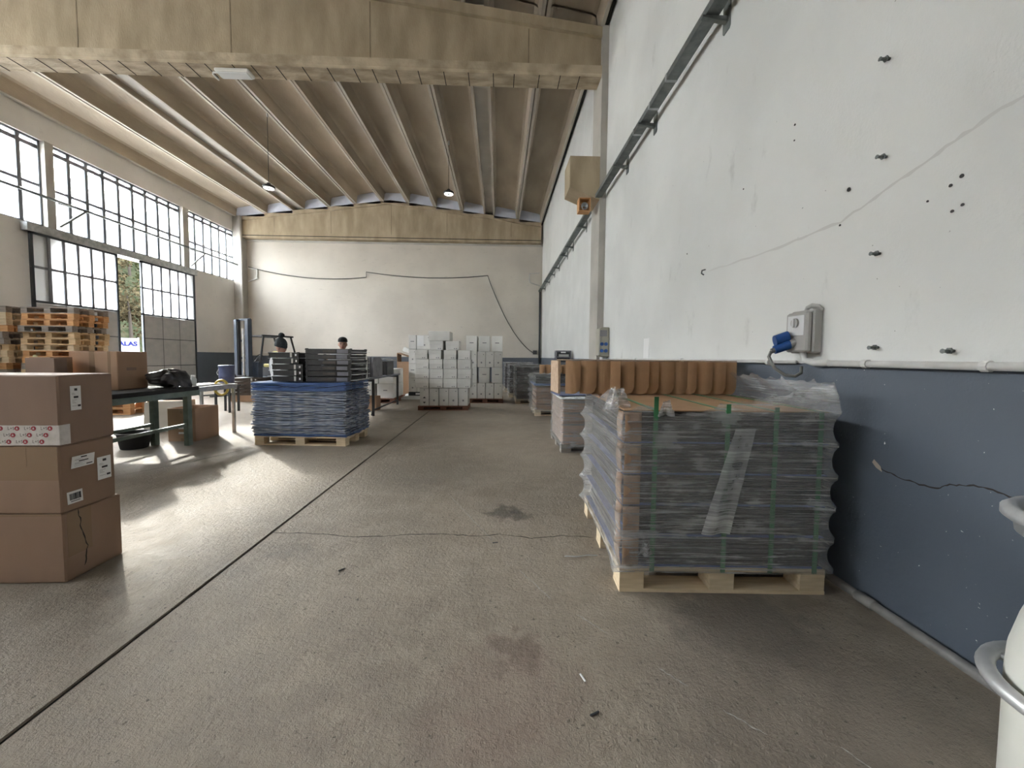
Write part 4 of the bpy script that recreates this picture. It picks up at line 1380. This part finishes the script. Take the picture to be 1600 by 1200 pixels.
side_label(c, .09, h * .52, .085, .15, w + .001, 'ship', .0)
l = side_label(c, -.04, h * .72, .13, .075, w + .006, 'ship', .12)
side_label(c, -.09, h * .2, .085, .075, w + .001, 'barcode', -.05)
B(-w, -.01 + w, -d - .0012, -d, h * .5, h * .99).build('packing_tape', 'packing_tape', c)
B(w - .26, w - .19, -d - .0022, -d - .0012, h * .7, h).build('packing_tape', 'packing_tape', c)
c = bx[2]
w, d, h = c['_w'], c['_d'], c['_h']
side_label(c, -.07, h * .66, .06, .15, w + .001, 'ship')
tp = B(-w, w + .002, -d - .003, -d - .0005, .005, .125).build('printed_tape', 'tape_white', c)
B(w, w + .003, -d, -d + .055, .005, .125).build('tape_end', 'tape_white', tp)
lt = text_mesh('L+S', .026, 'ink')
disc = MB().lathe([(.0135, -.0045), (.0135, -.0031)], 14, (0, -d, 0), 'y').mesh('printed_mark', 'logo_red')
tri = MB().prism([(-.006, -.005), (.006, -.005), (0, .008)], 'y', -d - .0052, -d - .0044).mesh('printed_mark', 'tape_white')
for r in range(3):
    x = w - .05 - .025 * r
    while x > w - .62:
        z = .107 - r * .04
        link('lettering', lt, tp, (x - .034, -d - .0036, z), None, (math.pi / 2, 0, 0))
        link('printed_mark', disc, tp, (x, 0, z))
        link('printed_mark', tri, tp, (x, 0, z))
        x -= .093

# ================================================================== green bench, roller conveyor and what stands on it
gb = thing('green_bench', 'green steel bench with black rubber top behind the near cartons', 'bench', (-5.28, 5.1, 0))
MB().bbox(-.78, .56, -1.3, 1.1, .84, .9, .01).build('rubber_top', 'rubber', gb)
for x in (-.75, .53): B(x - .02, x + .03, -1.3, 1.1, .76, .84).build('side_beam', 'green_steel', gb)
for x in (-.73, .0, .5):
    for y in (-1.1, .93): B(x - .035, x + .035, y - .04, y + .04, 0, .76).build('leg', 'green_steel', gb)
for x in (.0, .5): B(x - .02, x + .02, -1.1, .93, .3, .345).build('foot_rail', 'green_steel', gb)
for y in (-1.1, .93): B(-.73, .5, y - .02, y + .02, .7, .76).build('cross_rail', 'steel_dark', gb)
rc = thing('roller_conveyor', 'short galvanised roller conveyor extending from the green bench', 'conveyor', (-5.05, 6.62, 0))
for x in (-.28, .28): B(x - .02, x + .02, -.4, .5, .8, .88).build('side_rail', 'galv', rc)
rm = MB().tube([(-.26, 0, .865), (.26, 0, .865)], .025, 12).mesh('roller', 'steel', True)
for i in range(8): link('roller', rm, rc, (0, -.36 + i * .115, 0))
for x in (-.28, .28): B(x - .02, x + .02, .4, .44, 0, .8).build('leg', 'galv', rc)
big = carton('big brown taped carton standing on the green bench', -5.82, -5.2, 5.4, 5.86, .902, 1.43, 'cardboard', None, .02)
w, d, h = big['_w'], big['_d'], big['_h']
B(-.05, .02, -d - .0015, -d, 0, h).build('packing_tape', 'packing_tape', big)
B(w * .6, w * .72, -d - .0015, -d, 0, h).build('packing_tape', 'packing_tape', big)
B(w, w + .0015, -.1, .05, h * .5, h * .58).build('print', 'cardboard_dim', big)
oa = open_carton('low open carton at the near end of the green bench', -5.8, -5.46, 4.9, 5.04, .902, 1.34, 'cardboard_dim')[0]
oa['label'] = 'pale open carton at the near end of the green bench'
ob = open_carton('x', -5.96, -5.71, 5.08, 5.34, .902, 1.35, 'cardboard', .02)[0]
ob['label'] = 'sunlit open carton squeezed beside the big taped carton'
bag = MB()
def bagf(u, v):
    a = u * 2 * math.pi
    th = v * math.pi
    n = noise.noise(Vector((math.cos(a) * 1.6 + 3, math.sin(a) * 1.6, v * 3))) * .45 + noise.noise(Vector((math.cos(a) * 4, math.sin(a) * 4 + 2, v * 8))) * .3
    r = math.sin(th) * (1 + n)
    x = .23 * r * math.cos(a)
    y = .2 * r * math.sin(a)
    z = .13 * (1 - math.cos(th)) * (1 + n * .3)
    if x > .17: z -= (x - .17) * 2.2
    return (x, y, z)
bag.grid(bagf, 36, 20, True)
tag(bag.build('plastic_bag', 'bag_black', None, True, (-5.0, 5.97, .902)), 'crumpled black plastic bag on the corner of the green bench', 'bag')
jr = thing('plastic_jar', 'small white plastic jar standing on the roller conveyor', 'jar', (-4.95, 6.38, .89))
MB().lathe([(.04, 0), (.043, .01), (.043, .11), (.028, .135), (.026, .15)], 16).build('body', 'polystyrene', jr, True)
MB().lathe([(.03, .145), (.03, .175)], 16).build('cap', 'paper', jr)
tr_ = MB().tube([(.1 * math.cos(t), 0, .13 * math.sin(t)) for t in [2 * math.pi * i / 28 for i in range(28)]], .02, 8, True, True).build('strap_roll', 'tape_yellow', None, True, (-4.9, 6.93, .82), .3)
tr_.scale = (1, 1.6, 1)
tag(tr_, 'yellow strap loop hanging over the conveyor end', 'strap')
bk = thing('bucket', 'black plastic tub on the floor under the green bench', 'bucket', (-5.42, 5.85, 0))
MB().lathe([(.15, 0), (.16, .01), (.195, .22), (.21, .225), (.21, .24), (.195, .24), (.185, .225), (.155, .02), (0.001, .02)], 28).build('body', 'rubber', bk, True)
oc, w, d, h = open_carton('brown open carton on the floor beside the green bench', -5.3, -4.87, 6.29, 6.8, 0, .53, 'cardboard')
B(-.05, .03, -d - .002, -d, .2, .27).build('paper_label', 'paper', oc)
B(-.05, .03, -d - .002, -d, .12, .15).build('paper_label', 'paper', oc)
B(-.02, .02, -d - .0015, -d, .45, .53).build('packing_tape', 'packing_tape', oc)
B(-.02, .02, -d - .0015, -d, .0, .05).build('packing_tape', 'packing_tape', oc)
o = MB().bbox(-.28, .28, -.015, .015, 0, .55, .004).build('leaning_board', 'board_grey', None, False, (-6.0, 7.05, .004))
o.rotation_euler = (math.radians(-14), 0, math.radians(30))
tag(o, 'pale board leaning behind the legs of the green bench', 'board')
c = carton('flat brown carton on the floor behind the open carton', -6.65, -6.1, 7.5, 7.9, 0, .5, 'cardboard_edge', None, .1)

# ================================================================== pallet stacks on the far left
rnd = random.Random(17)
mats = ['wood', 'wood_pale', 'wood_orange', 'wood_grey']
for s, (x, y, n, nm, rz0, W, D) in enumerate(((-10.55, 9.75, 17, 'right', .0, 1.2, .8), (-11.95, 9.6, 17, 'left', .06, 1.2, .8))):
    for k in range(n):
        fromtop = n - k
        mt = 'wood_grey' if fromtop == 1 else mats[(k * 7 + s * 3 + k // 3) % 4]
        pallet('wooden pallet, %s from the top of the %s tall pallet stack' % (ORD[fromtop - 1], nm), (x + rnd.uniform(-.04, .04), y + rnd.uniform(-.03, .03), k * .1455), rz0 + rnd.uniform(-.03, .03), W, D, .144, mt, 'tall pallet stacks by the doors')
for k in range(2):
    pallet('orange wooden pallet lying behind the bench, %s one' % ('lower', 'upper')[k], (-9.1, 9.4, k * .1455), .1, 1.2, .8, .144, 'wood_orange', 'low pallets behind the bench')
tag(ribbon([(-10.86 + .1 * math.sin(i * .42), 9.325 - .001 * i, 1.33 - .03 * i + .05 * math.sin(i * .5)) for i in range(11)], .05, (0, -1, 0), 0, 1, 2).build('loose_strap', 'strap_pale'), 'pale yellow green strap hanging from the tall pallet stack', 'strap')

# ================================================================== tray pile, blue bin, forklift at the back left
for k in range(5):
    black_tray('brown tray in the low pile near the forklift, %s from the bottom' % ORD[k], -7.95, -7.2, 11.7, 12.3, .19 + k * .105, .1, 'low brown tray pile', 0, 'left', 'tray_brown')
carton('flat brown carton under the low brown tray pile', -7.98, -7.15, 11.65, 12.35, 0, .188, 'cardboard')
bs = thing('bin_stand', 'dark steel stand carrying the blue bin', 'stand', (-6.65, 9.6, 0))
B(-.2, .2, -.2, .2, .62, .66).build('top_plate', 'steel_dark', bs)
for x in (-.16, .16):
    for y in (-.16, .16): B(x - .02, x + .02, y - .02, y + .02, 0, .62).build('leg', 'steel_dark', bs)
bn = thing('blue_bin', 'small dark blue plastic drum near the forklift', 'drum', (-6.65, 9.6, .662))
MB().lathe([(.14, 0), (.155, .02), (.158, .2), (.163, .21), (.158, .22), (.158, .4), (.165, .42), (.165, .46), (.15, .47)], 28).build('body', 'blue_lid', bn, True)
MB().lathe([(.17, .44), (.17, .475), (.15, .485)], 28).build('lid', 'blue_lid', bn, True)
MB().tube([(-.166, -.02, .4), (-.2, -.05, .3), (-.166, -.06, .24)], .008, 6).build('handle', 'steel', bn)

fk = thing('forklift', 'dark blue forklift with raised mast parked near the end wall', 'forklift', (-8.85, 13.6, 0), math.radians(-25))
for x in (-.3, .3):
    B(x - .075, x + .075, -.06, .08, .05, 2.62).build('mast_rail', 'forklift_blue', fk)
    B(x - .05 + (.07 if x < 0 else -.07), x + .05 + (.07 if x < 0 else -.07), -.04, .05, .1, 2.55).build('inner_rail', 'steel_dark', fk)
for z in (.4, 1.25, 1.85, 2.58): B(-.3, .3, .06, .1, z, z + .07).build('mast_crossbar', 'forklift_blue', fk)
MB().tube([(0, .02, .15), (0, .02, 2.3)], .035, 10).build('lift_cylinder', 'steel', fk)
for z in (.25, .6): B(-.45, .45, -.12, -.06, z, z + .09).build('carriage_bar', 'steel_dark', fk)
for x in (-.28, .28):
    m = MB()
    m.box(x - .05, x + .05, -.16, -.12, .05, .72); m.box(x - .05, x + .05, -1.2, -.12, .05, .09)
    m.build('fork', 'steel_dark', fk)
B(-.5, .5, .2, 1.9, .22, .62).build('chassis', 'forklift_blue', fk)
MB().prism([(1.3, .62), (2.0, .35), (2.02, .95), (1.9, 1.05), (1.3, 1.05)], 'x', -.48, .48).build('counterweight', 'forklift_blue', fk)
B(-.48, .48, .2, .35, .62, 1.15).build('dash', 'forklift_blue', fk)
m = MB()
m.bbox(-.24, .24, .85, 1.28, .95, 1.08, .03); m.bbox(-.24, .24, 1.2, 1.32, 1.05, 1.55, .03)
m.build('seat', 'seat_yellow', fk)
B(-.26, .26, .85, 1.3, .62, .95).build('seat_base', 'steel_dark', fk)
MB().tube([(.16 * math.cos(t), .52 + .1 * math.sin(t), 1.3 + .12 * math.sin(t)) for t in [2 * math.pi * i / 18 for i in range(18)]], .014, 6, True, True).build('steering_wheel', 'rubber', fk)
MB().tube([(0, .36, 1.1), (0, .52, 1.3)], .018, 6).build('steering_column', 'steel_dark', fk)
for x in (-.46, .46):
    MB().tube([(x, .28, 1.1), (x, .42, 2.08)], .032, 8).build('guard_post', 'steel_dark', fk)
    MB().tube([(x, 1.75, 1.0), (x, 1.45, 2.08)], .032, 8).build('guard_post', 'steel_dark', fk)
    MB().tube([(x, .36, 2.08), (x, 1.55, 2.08)], .032, 8).build('guard_rail', 'steel_dark', fk)
for i in range(6): B(-.46, .46, .4 + i * .2, .45 + i * .2, 2.07, 2.1).build('guard_bar', 'steel_dark', fk)
wh = MB().lathe([(.16, -.09), (.27, -.09), (.29, -.06), (.29, .06), (.27, .09), (.16, .09)], 24, (0, 0, 0), 'x').mesh('wheel', 'rubber', False)
for x in (-.52, .52):
    for y, r in ((.42, 1), (1.6, .82)):
        o = link('wheel', wh, fk, (x, y, .29 * r))
        o.scale = (r, r, r)

# ================================================================== lamps, wires and pipes
for i, (x, y, zl, zt, nm) in enumerate(((-7.1, 12.3, 6.53, 7.95, 'left'), (-1.72, 13.15, 6.83, 8.35, 'right'))):
    l = thing('pendant_lamp', 'round high bay lamp hanging on a thin cable, %s one' % nm, 'lamp', (x, y, zl), 0, 'round pendant lamps')
    MB().lathe([(.15, -.02), (.17, -.01), (.172, .03), (.14, .06), (.06, .08), (.05, .13), (.03, .14)], 28).build('housing', 'steel_dark', l, True)
    MB().lathe([(.05, -.03), (.145, -.03), (.145, -.022), (.05, -.022), (.05, -.03)], 28, cap=False).build('diffuser', 'lamp_ring', l)
    MB().lathe([(.045, -.028), (.045, -.02)], 20).build('driver', 'steel_dark', l)
    MB().tube([(0, 0, .13), (0, 0, roof_z(x) - zl + .02)], .008, 6).build('cable', 'steel_dark', l)
    MB().tube([(0, 0, roof_z(x) - zl - .12), (0, 0, roof_z(x) - zl)], .03, 8).build('ceiling_hook', 'galv', l)
el = thing('emergency_light', 'white emergency light under the overhead concrete beam', 'lamp', (-5.32, 8.15, 7.05))
MB().bbox(-.33, .33, -.12, .12, -.07, -.005, .015).build('housing', 'lamp_white', el)
MB().bbox(-.3, .3, -.1, .1, -.09, -.068, .012).build('diffuser', 'polystyrene', el)
MB().tube([(-.33, 0, -.03), (-.42, 0, -.03), (-.44, .02, -.05), (-.44, .18, -.05)], .018, 8).build('conduit', 'pvc_grey', el)
def sagged(a, b, sag, n=14):
    a, b = Vector(a), Vector(b)
    return [a.lerp(b, i / n) - Vector((0, 0, sag * 4 * (i / n) * (1 - i / n))) for i in range(n + 1)]
YW = YB - .06
tag(MB().tube(sagged((-12.35, YW, 5.72), (-6.63, YW, 5.3), .28) + [Vector((-6.63, YW, 5.56))] + sagged((-6.6, YW, 5.56), (-.6, YW, 5.48), .2)[1:] + sagged((-.6, YW, 5.44), (1.72, YW, 1.63), .6, 20)[1:], .018, 6).build('electric_cable', 'steel_dark'), 'black cable sagging across the end wall', 'cable')
for i, (x0, x1, nm) in enumerate(((-12.35, -11.95, 'left'), (1.5, 2.05, 'right'))):
    b = thing('corner_bracket', 'thin steel wall bracket at the %s corner of the end wall' % nm, 'bracket', (0, YB, 0), 0, 'end wall brackets')
    m = MB()
    xo, xi = (x0, x1) if i == 0 else (x1, x0)
    m.tube([(xo, -.06, 5.65), (xi, -.06, 5.6)], .028 if i == 0 else .016, 6)
    m.tube([(xi, -.06, 5.62), (xi, -.06, 5.15)], .028 if i == 0 else .016, 6)
    m.tube([(xi, -.06, 5.17), (xo, -.06, 5.0)], .028 if i == 0 else .016, 6)
    m.build('frame', 'pvc_grey' if i == 0 else 'galv', b)
dpp = thing('downpipe', 'dark vertical pipe in the right corner of the end wall', 'pipe', (2.04, YB - .11, 0))
MB().tube([(0, 0, 0), (0, 0, 4.7)], .05, 10).build('pipe', 'steel_dark', dpp, True)
B(-.32, -.12, .02, .1, 1.55, 1.75).build('junction_box', 'steel_dark', dpp)
tag(MB().tube([(XL + .42, 19.1, 0), (XL + .42, 19.1, 8.0)], .05, 10).build('drain_pipe', 'concrete_light', None, True), 'pale vertical drain pipe beside the corner column', 'pipe')

# ================================================================== people
def skin_mesh(name, joints, edges, mat, levels=2, extra=None):
    """joints: name -> (pos, radius or (rx, ry)); grown with a Skin modifier, then made a plain mesh"""
    names = list(joints)
    me = bpy.data.meshes.new(name)
    me.from_pydata([joints[n][0] for n in names], [(names.index(a), names.index(b)) for a, b in edges], [])
    o = bpy.data.objects.new(name, me)
    COL.objects.link(o)
    o.modifiers.new('skin', 'SKIN')
    sv = me.skin_vertices[0].data
    for i, n in enumerate(names):
        r = joints[n][1]
        sv[i].radius = r if isinstance(r, tuple) else (r, r)
        sv[i].use_root = (i == 0)
    sb_ = o.modifiers.new('sub', 'SUBSURF')
    sb_.levels = levels
    sb_.render_levels = levels
    dg = bpy.context.evaluated_depsgraph_get()
    dg.update()
    res = bpy.data.meshes.new_from_object(o.evaluated_get(dg))
    bpy.data.objects.remove(o)
    res.materials.clear()
    res.materials.append(MATS[mat])
    for p in res.polygons: p.use_smooth = True
    if extra:
        m = MB()
        m.v = [tuple(v.co) for v in res.vertices]
        m.f = [tuple(p.vertices) for p in res.polygons]
        m.add(extra.v, extra.f)
        res = m.mesh(name, mat, True)
    return res
def person(label, loc, rz, H, head_pitch, head_yaw, jacket, collar, pompom, hat, arm_f):
    """figure faces local -y; arms bent forward at the elbows"""
    p = thing('person', label, 'person', loc, rz)
    s = H / 1.75
    J = lambda x, y, z: (x * s, y * s, z * s)
    hands = {}
    body = {'pelvis': (J(0, 0, .95), (.15, .11)), 'waist': (J(0, 0, 1.1), (.135, .1)), 'chest': (J(0, .01, 1.3), (.165, .11)), 'neckb': (J(0, .0, 1.46), (.075, .07)), 'neck': (J(0, -.01, 1.53), (.058, .058))}
    ed = [('pelvis', 'waist'), ('waist', 'chest'), ('chest', 'neckb'), ('neckb', 'neck')]
    fingers = MB()
    for sx, n in ((-1, 'r'), (1, 'l')):
        body['sh' + n] = (J(sx * .18, .01, 1.41), .07)
        body['el' + n] = (J(sx * .25, -.04 + arm_f * .05, 1.13), .05)
        body['wr' + n] = (J(sx * .17, -.28 - arm_f, 1.09), .032)
        body['pa' + n] = (J(sx * .155, -.36 - arm_f, 1.08), (.042, .02))
        body['hip' + n] = (J(sx * .1, 0, .9), .09)
        body['kn' + n] = (J(sx * .11, -.02, .5), .062)
        body['an' + n] = (J(sx * .11, .02, .09), .042)
        body['toe' + n] = (J(sx * .12, -.14, .04), .035)
        ed += [('chest', 'sh' + n), ('sh' + n, 'el' + n), ('el' + n, 'wr' + n), ('wr' + n, 'pa' + n), ('pelvis', 'hip' + n), ('hip' + n, 'kn' + n), ('kn' + n, 'an' + n), ('an' + n, 'toe' + n)]
        px, py, pz = J(sx * .155, -.37 - arm_f, 1.08)
        for k, (dx, ln) in enumerate(((-.03, .075), (-.01, .085), (.01, .08), (.03, .062))):
            fingers.tube([(px + dx, py + .02, pz), (px + dx * 1.1, py - ln * .5, pz - .005), (px + dx * 1.15, py - ln * .85, pz - .03), (px + dx * 1.15, py - ln, pz - .055)], [.0105, .01, .009, .007], 8)
        fingers.tube([(px - sx * .03, py + .05, pz), (px - sx * .065, py + .01, pz - .012), (px - sx * .07, py - .03, pz - .03)], [.013, .011, .008], 8)
    # head: skull, jaw and features, turned on the neck
    hc = Vector(J(0, -.02, 1.64))
    R = Matrix.Rotation(head_yaw, 3, 'Z') @ Matrix.Rotation(head_pitch, 3, 'X')
    hm = MB()
    def headf(u, v):
        a = 2 * math.pi * u
        t = math.pi * v
        x, y, z = math.sin(t) * math.cos(a), math.sin(t) * math.sin(a), math.cos(t)
        X, Y, Z = x * .076, y * .096, z * .118
        if z < 0:
            k = -z
            X *= 1 - .33 * k
            Y = Y * (1 - .3 * k) - .018 * k
        if y < 0:
            Y *= 1 - .12 * (1 - abs(z))
            e = math.exp(-((x * .076 / .014) ** 2)) * math.exp(-((Z + .012) / .022) ** 2)
            Y -= .022 * e
            for sx in (-1, 1): Y += .008 * math.exp(-(((X - sx * .03) / .014) ** 2)) * math.exp(-((Z - .012) / .011) ** 2)
            Y -= .006 * math.exp(-((X / .024) ** 2)) * math.exp(-((Z + .052) / .01) ** 2)
        q = R @ Vector((X, Y, Z)) * s
        return tuple(hc + q)
    hm.grid(headf, 40, 30, True)
    for sx in (-1, 1):
        ear = MB().lathe([(.004, -.012), (.02, -.009), (.026, 0), (.02, .008), (.004, .01)], 12, (0, 0, 0), 'x')
        for v in ear.v:
            pass
        hm.add([tuple(hc + (R @ Vector((sx * .076 + v[0] * .8, v[1] * .8 + .008, v[2] * 1.25))) * s) for v in ear.v], ear.f)
    ex = MB()
    ex.add(hm.v, hm.f)
    ex.add(fingers.v, fingers.f)
    link('body', skin_mesh('body', body, ed, 'skin', 2, ex), p)
    def feat(name, m, mat):
        m.v = [tuple(hc + (R @ Vector(v)) * s) for v in m.v]
        m.build(name, mat, p, True)
    for sx in (-1, 1):
        feat('eye', MB().lathe([(.001, -.007), (.007, -.005), (.0095, 0), (.007, .005)], 12, (sx * .03, -.082, .012), 'y'), 'ink')
        feat('eyebrow', MB().tube([(sx * .018, -.09, .03), (sx * .032, -.087, .034), (sx * .046, -.076, .03)], [.003, .004, .002], 6), 'wool_black')
    feat('mouth', MB().tube([(-.022, -.074, -.05), (-.008, -.083, -.052), (.008, -.083, -.052), (.022, -.074, -.05)], [.003, .0055, .0055, .003], 6), 'logo_red')
    # beanie
    prof = [(.084, -.005), (.089, .01), (.09, .035), (.086, .04), (.088, .06), (.078, .1), (.055, .135), (.025, .152), (.002, .156)]
    bm = MB().lathe(prof, 28, (0, 0, 0))
    bm.v = [(v[0] * (1.12 if pompom else .98), v[1] * (1.3 if pompom else 1.17) + .012 + (v[2] * .15 if pompom else 0), v[2] * (1.2 if pompom else .62) + (.02 if pompom else .052)) for v in bm.v]
    feat('beanie', bm, hat)
    if pompom:
        pp = MB()
        pp.grid(lambda u, v: tuple(Vector((math.sin(math.pi * v) * math.cos(2 * math.pi * u), math.sin(math.pi * v) * math.sin(2 * math.pi * u), math.cos(math.pi * v))) * (.052 + .012 * noise.noise(Vector((u * 30, v * 20, 1)))) + Vector((0, .05, .245))), 28, 18, True)
        feat('pompom', pp, hat)
    jk = {'pelvis': (J(0, 0, .93), (.185, .15)), 'waist': (J(0, 0, 1.1), (.18, .145)), 'chest': (J(0, .015, 1.3), (.2, .15)), 'neckb': (J(0, .01, 1.455), (.105, .1))}
    je = [('pelvis', 'waist'), ('waist', 'chest'), ('chest', 'neckb')]
    tr = {'pelvis': (J(0, 0, .93), (.165, .125))}
    te = []
    for sx, n in ((-1, 'r'), (1, 'l')):
        jk['sh' + n] = (J(sx * .185, .01, 1.4), .1)
        jk['el' + n] = (J(sx * .25, -.04 + arm_f * .05, 1.13), .078)
        jk['wr' + n] = (J(sx * .175, -.265 - arm_f, 1.092), .056)
        je += [('chest', 'sh' + n), ('sh' + n, 'el' + n), ('el' + n, 'wr' + n)]
        tr['hip' + n] = (J(sx * .1, 0, .86), .11)
        tr['kn' + n] = (J(sx * .11, -.02, .5), .082)
        tr['an' + n] = (J(sx * .11, .02, .1), .066)
        te += [('pelvis', 'hip' + n), ('hip' + n, 'kn' + n), ('kn' + n, 'an' + n)]
        sh = {'heel': (J(sx * .11, .05, .055), .052), 'mid': (J(sx * .115, -.06, .055), (.05, .05)), 'tip': (J(sx * .12, -.18, .045), (.046, .04))}
        link('shoe', skin_mesh('shoe', sh, [('heel', 'mid'), ('mid', 'tip')], 'rubber', 2), p)
    link('jacket', skin_mesh('jacket', jk, je, jacket, 2), p)
    link('trousers', skin_mesh('trousers', tr, te, 'trousers', 2), p)
    cm = MB().tube([tuple(Vector((.085 * math.cos(t), .075 * math.sin(t) + .0, 1.5 + .02 * math.sin(t))) * s) for t in [2 * math.pi * i / 24 for i in range(24)]], .03 * s, 8, True, True)
    cm.build('collar', collar, p, True)
    return p
person('person in white jacket and dark pompom beanie, seen side-on, working at the black trays', (-4.02, 7.2, 0), math.radians(98), 1.63, .25, .0, 'jacket_white', 'jacket_dark', True, 'wool_grey', .05)
person('person in black beanie and white jacket facing the camera behind the tray piles', (-3.0, 7.5, 0), math.radians(12), 1.72, .05, .1, 'jacket_white', 'jacket_dark', False, 'wool_black', .0)

# ------------------------------------------------------------------ litter on the floor
tag(MB().tube([(.47, 2.62, .006), (.55, 2.6, .012), (.63, 2.63, .006), (.7, 2.61, .015)], .005, 6).build('plastic_string', 'film_thick', None, True), 'loose twist of clear plastic string beside the wide pallet', 'string')
for i, (x, y, rz, mt, lb) in enumerate(((.375, 1.6, 1.9, 'paper', 'white splinter on the floor in front of the wide pallet'), (.385, 1.43, .4, 'ink', 'dark wood chip on the floor in front of the wide pallet'), (-1.02, 2.48, .8, 'ink', 'dark scrap on the floor below the jagged crack'), (-.02, 2.83, .2, 'ink', 'small dark scrap beside the jagged floor crack'))):
    o = MB().bbox(-.022, .022, -.004, .004, 0, .005, .0015).build('floor_scrap', mt, None, False, (x, y, .001), rz)
    tag(o, lb, 'scrap')
